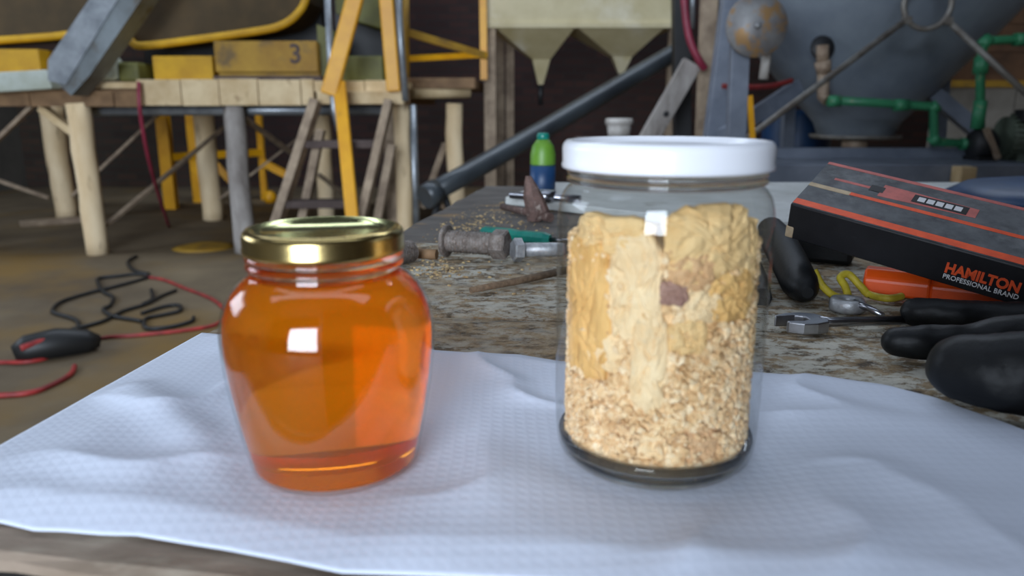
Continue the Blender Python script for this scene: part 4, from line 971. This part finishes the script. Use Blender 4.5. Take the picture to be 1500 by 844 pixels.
# cream valve and green pipework
gp = thing('green_pipework', 'green plastic pipework with elbows around the tank foot', 'pipework', P(1400, 235, 3.45))
def pipe_run(px, Y, r=.019, mt='green_pipe', nm='pipe'):
    part(nm, MB().tube([P(x, y, Y) for x, y in px], r, 14), M[mt], gp)
def coup(x, y, Y, r=.025, L_=.05, ax=(1, 0, 0)):
    ax = Vector(ax); c_ = P(x, y, Y); part('coupling', MB().tube([c_-ax*L_/2, c_+ax*L_/2], r, 14), M['green_pipe'], gp)
pipe_run(((1212, 147), (1290, 151), (1362, 156), (1367, 160), (1368, 200), (1373, 208), (1422, 211)), 3.45)
coup(1222, 148, 3.45); coup(1320, 154, 3.45, .026, .06); coup(1368, 158, 3.45, .024, .04, (.7, 0, -.7)); coup(1369, 205, 3.45, .024, .04, (.7, 0, -.7)); coup(1415, 211, 3.45, .026)
pipe_run(((1436, 215), (1436, 95), (1440, 66), (1446, 60), (1530, 56)), 3.4)
coup(1437, 96, 3.4, .030, .07, (0, 0, 1)); coup(1434, 168, 3.4, .027, .12, (0, 0, 1)); coup(1443, 62, 3.4, .026, .05, (.7, 0, .7)); coup(1494, 58, 3.4, .027, .05)
part('valve', MB().tube([P(1205, 66, 3.5), P(1205, 92, 3.5)], .026, 14), M['brass'], gp)
part('valve', MB().tube([P(1205, 90, 3.5), P(1207, 108, 3.5)], [.036, .03], 14), M['brass'], gp)
part('valve', MB().tube([P(1206, 106, 3.5), P(1206, 142, 3.48), P(1212, 147, 3.46)], .026, 14), M['brass'], gp)
part('valve_wheel', MB().lathe([(0, -.01), (.05, -.01), (.055, 0), (.05, .01), (0, .01)], P(1205, 70, 3.56), (0, -1, .2), 20), M['black'], gp)
# pump and motor on a wood block
pm = thing('water_pump', 'grey-green finned electric pump on the steel skid', 'pump', Vector((P(1460, 235, 3.4).x, 3.4, zs)))
mc = P(1500, 200, 3.4)
part('motor_body', MB().tube([mc+Vector((-.09, 0, 0)), mc+Vector((.2, 0, 0))], .085, 24), M['motor'], pm)
for k in range(11):
    an = -1.25 + k*.25; part('fin', MB().box(mc+Vector((.045, -math.cos(an)*.088, math.sin(an)*.092)), (.27, .022, .007), Matrix.Rotation(-an, 3, 'X')), M['motor'], pm)
part('terminal_box', MB().box(mc+Vector((-.02, -.06, .09)), (.11, .07, .05)), M['black'], pm, bevel=.004)
part('motor_foot', MB().bx(mc.x-.06, mc.x+.16, 3.33, 3.47, zs, mc.z-.06), M['motor'], pm)
vc = P(1438, 212, 3.4)
part('volute', MB().lathe([(0, -.045), (.056, -.045), (.068, -.03), (.068, .03), (.05, .05), (0, .05)], vc, (1, 0, 0), 28), M['black'], pm)
part('bracket', MB().beam(P(1444, 188, 3.33), P(1462, 232, 3.33), .02, .02), M['brass'], pm)
part('pump_foot', MB().bx(vc.x-.04, vc.x+.04, 3.34, 3.46, zs, vc.z-.05), M['black'], pm)
wx = P(1412, 262, 3.13)
o = build('wood_block', MB().bx(wx.x-.032, wx.x+.032, 3.10, 3.175, 0, P(1412, 244, 3.13).z), M['cream_wood'], bevel=.004); tag(o, 'upright pale wood prop against the steel skid', 'prop')
o = build('blue_barrel', MB().lathe([(0, 0), (.19, 0), (.2, .02), (.2, .28), (.205, .3), (.2, .32), (.2, .58), (.19, .6), (0, .6)], at(P(1165, 210, 4.7), .0)+Vector((0, 0, 0)), None, 32), M['blue'])
o.scale = (1, 1, 1.6); tag(o, 'dark blue barrel in the shade behind the tank strut', 'barrel')
# wooden partition with a shelf beam behind the pump
M['osb'] = mat('brown_dusty_boards', srgb(104, 74, 50), srgb(72, 50, 34), .85, 0, 6, .4, 40)
M['grey_panel'] = mat('pale_grey_panel', srgb(156, 150, 140), srgb(124, 118, 108), .8, 0, 3, .1)
pt_ = thing('board_partition', 'brown board partition with a pale lower panel behind the pump', 'partition', (P(1480, 100, 6.0).x, 6.05, 0))
xl, xr = P(1372, 120, 6.0).x, 5.9
zmid = P(1450, 128, 6.0).z; z = zmid+.05
while z < 2.6:
    part('board', MB().bx(xl, xr, 6.0, 6.035, z, z+.2), M['osb'], pt_, bevel=.004); z += .203
part('rail', MB().bx(xl, xr, 5.96, 6.04, zmid, zmid+.05), M['ochre'], pt_)
x = xl; 
while x < xr-.1:
    x2 = min(x+.62, xr); part('lower_panel', MB().bx(x, x2-.01, 6.0, 6.03, 0, zmid), M['grey_panel'], pt_); x = x2

# ---- floor cables
def cable(px, r, mt, label, cat='cable', n=8):
    o = build('floor_cable' if cat == 'cable' else cat, MB().tube(spline([F(x, y)+Vector((0, 0, r)) for x, y in px], n), r, 8), M[mt]); return tag(o, label, cat)
cable(((112, 488), (116, 478), (108, 470), (82, 462), (78, 456), (92, 444), (130, 432), (170, 422), (218, 408), (200, 404), (172, 407), (146, 410), (144, 416), (152, 430), (166, 438), (162, 450), (152, 456), (166, 466), (200, 472), (208, 474)), .010, 'cable', 'black cable looping over the floor beyond the cloth edge')
cable(((105, 486), (150, 474), (180, 459), (215, 448), (238, 436), (258, 428)), .010, 'cable', 'straight black cable crossing the looped cable')
cable(((222, 427), (224, 440), (210, 448)), .010, 'cable', 'short black cable stub beside the crossing cable')
cable(((208, 462), (240, 452), (262, 450), (264, 458), (240, 464), (214, 470), (216, 484), (250, 482), (280, 474), (284, 468)), .010, 'cable', 'coiled black cable end near the cloth edge')
cable(((-40, 538), (0, 534), (60, 530), (140, 500), (200, 494), (260, 488), (310, 480), (330, 470)), .0085, 'red', 'red cable running under the black adapter towards the honey jar')
cable(((215, 408), (240, 412), (270, 424), (310, 440), (330, 456)), .0085, 'red', 'faded red cable running behind the honey jar')
cable(((-40, 585), (40, 580), (80, 566), (104, 552), (110, 540)), .010, 'red', 'dark red cable curling beneath the black adapter')
cable(((200, 378), (188, 386), (196, 398), (218, 404)), .011, 'cable', 'black cable hook on the floor near the log post')
p0, p1 = P(203, 120, 5.05), F(248, 334)
o = build('hanging_rope', MB().tube(spline([p0, P(206, 170, 5.05), P(222, 250, 5.3), p1+Vector((0, 0, .01))]), .013, 8), M['hose']); tag(o, 'faded maroon rope hanging from the platform to the floor', 'rope')
ad_ = thing('black_adapter', 'black power tool lump lying on the floor cables', 'power tool', F(80, 530))
a, b = F(22, 532), F(148, 512)
part('body', MB().tube([a+Vector((0, 0, .04)), a.lerp(b, .15)+Vector((0, 0, .05)), a.lerp(b, .5)+Vector((0, 0, .055)), a.lerp(b, .85)+Vector((0, 0, .045)), b+Vector((0, 0, .035))], [.03, .055, .062, .05, .025], 14), M['cable'], ad_)
part('cord_wrap', MB().tube(spline([F(48, 528)+Vector((0, -.06, .07)), F(90, 520)+Vector((0, -.05, .085)), F(128, 512)+Vector((0, -.04, .06))]), .012, 8), M['red'], ad_)
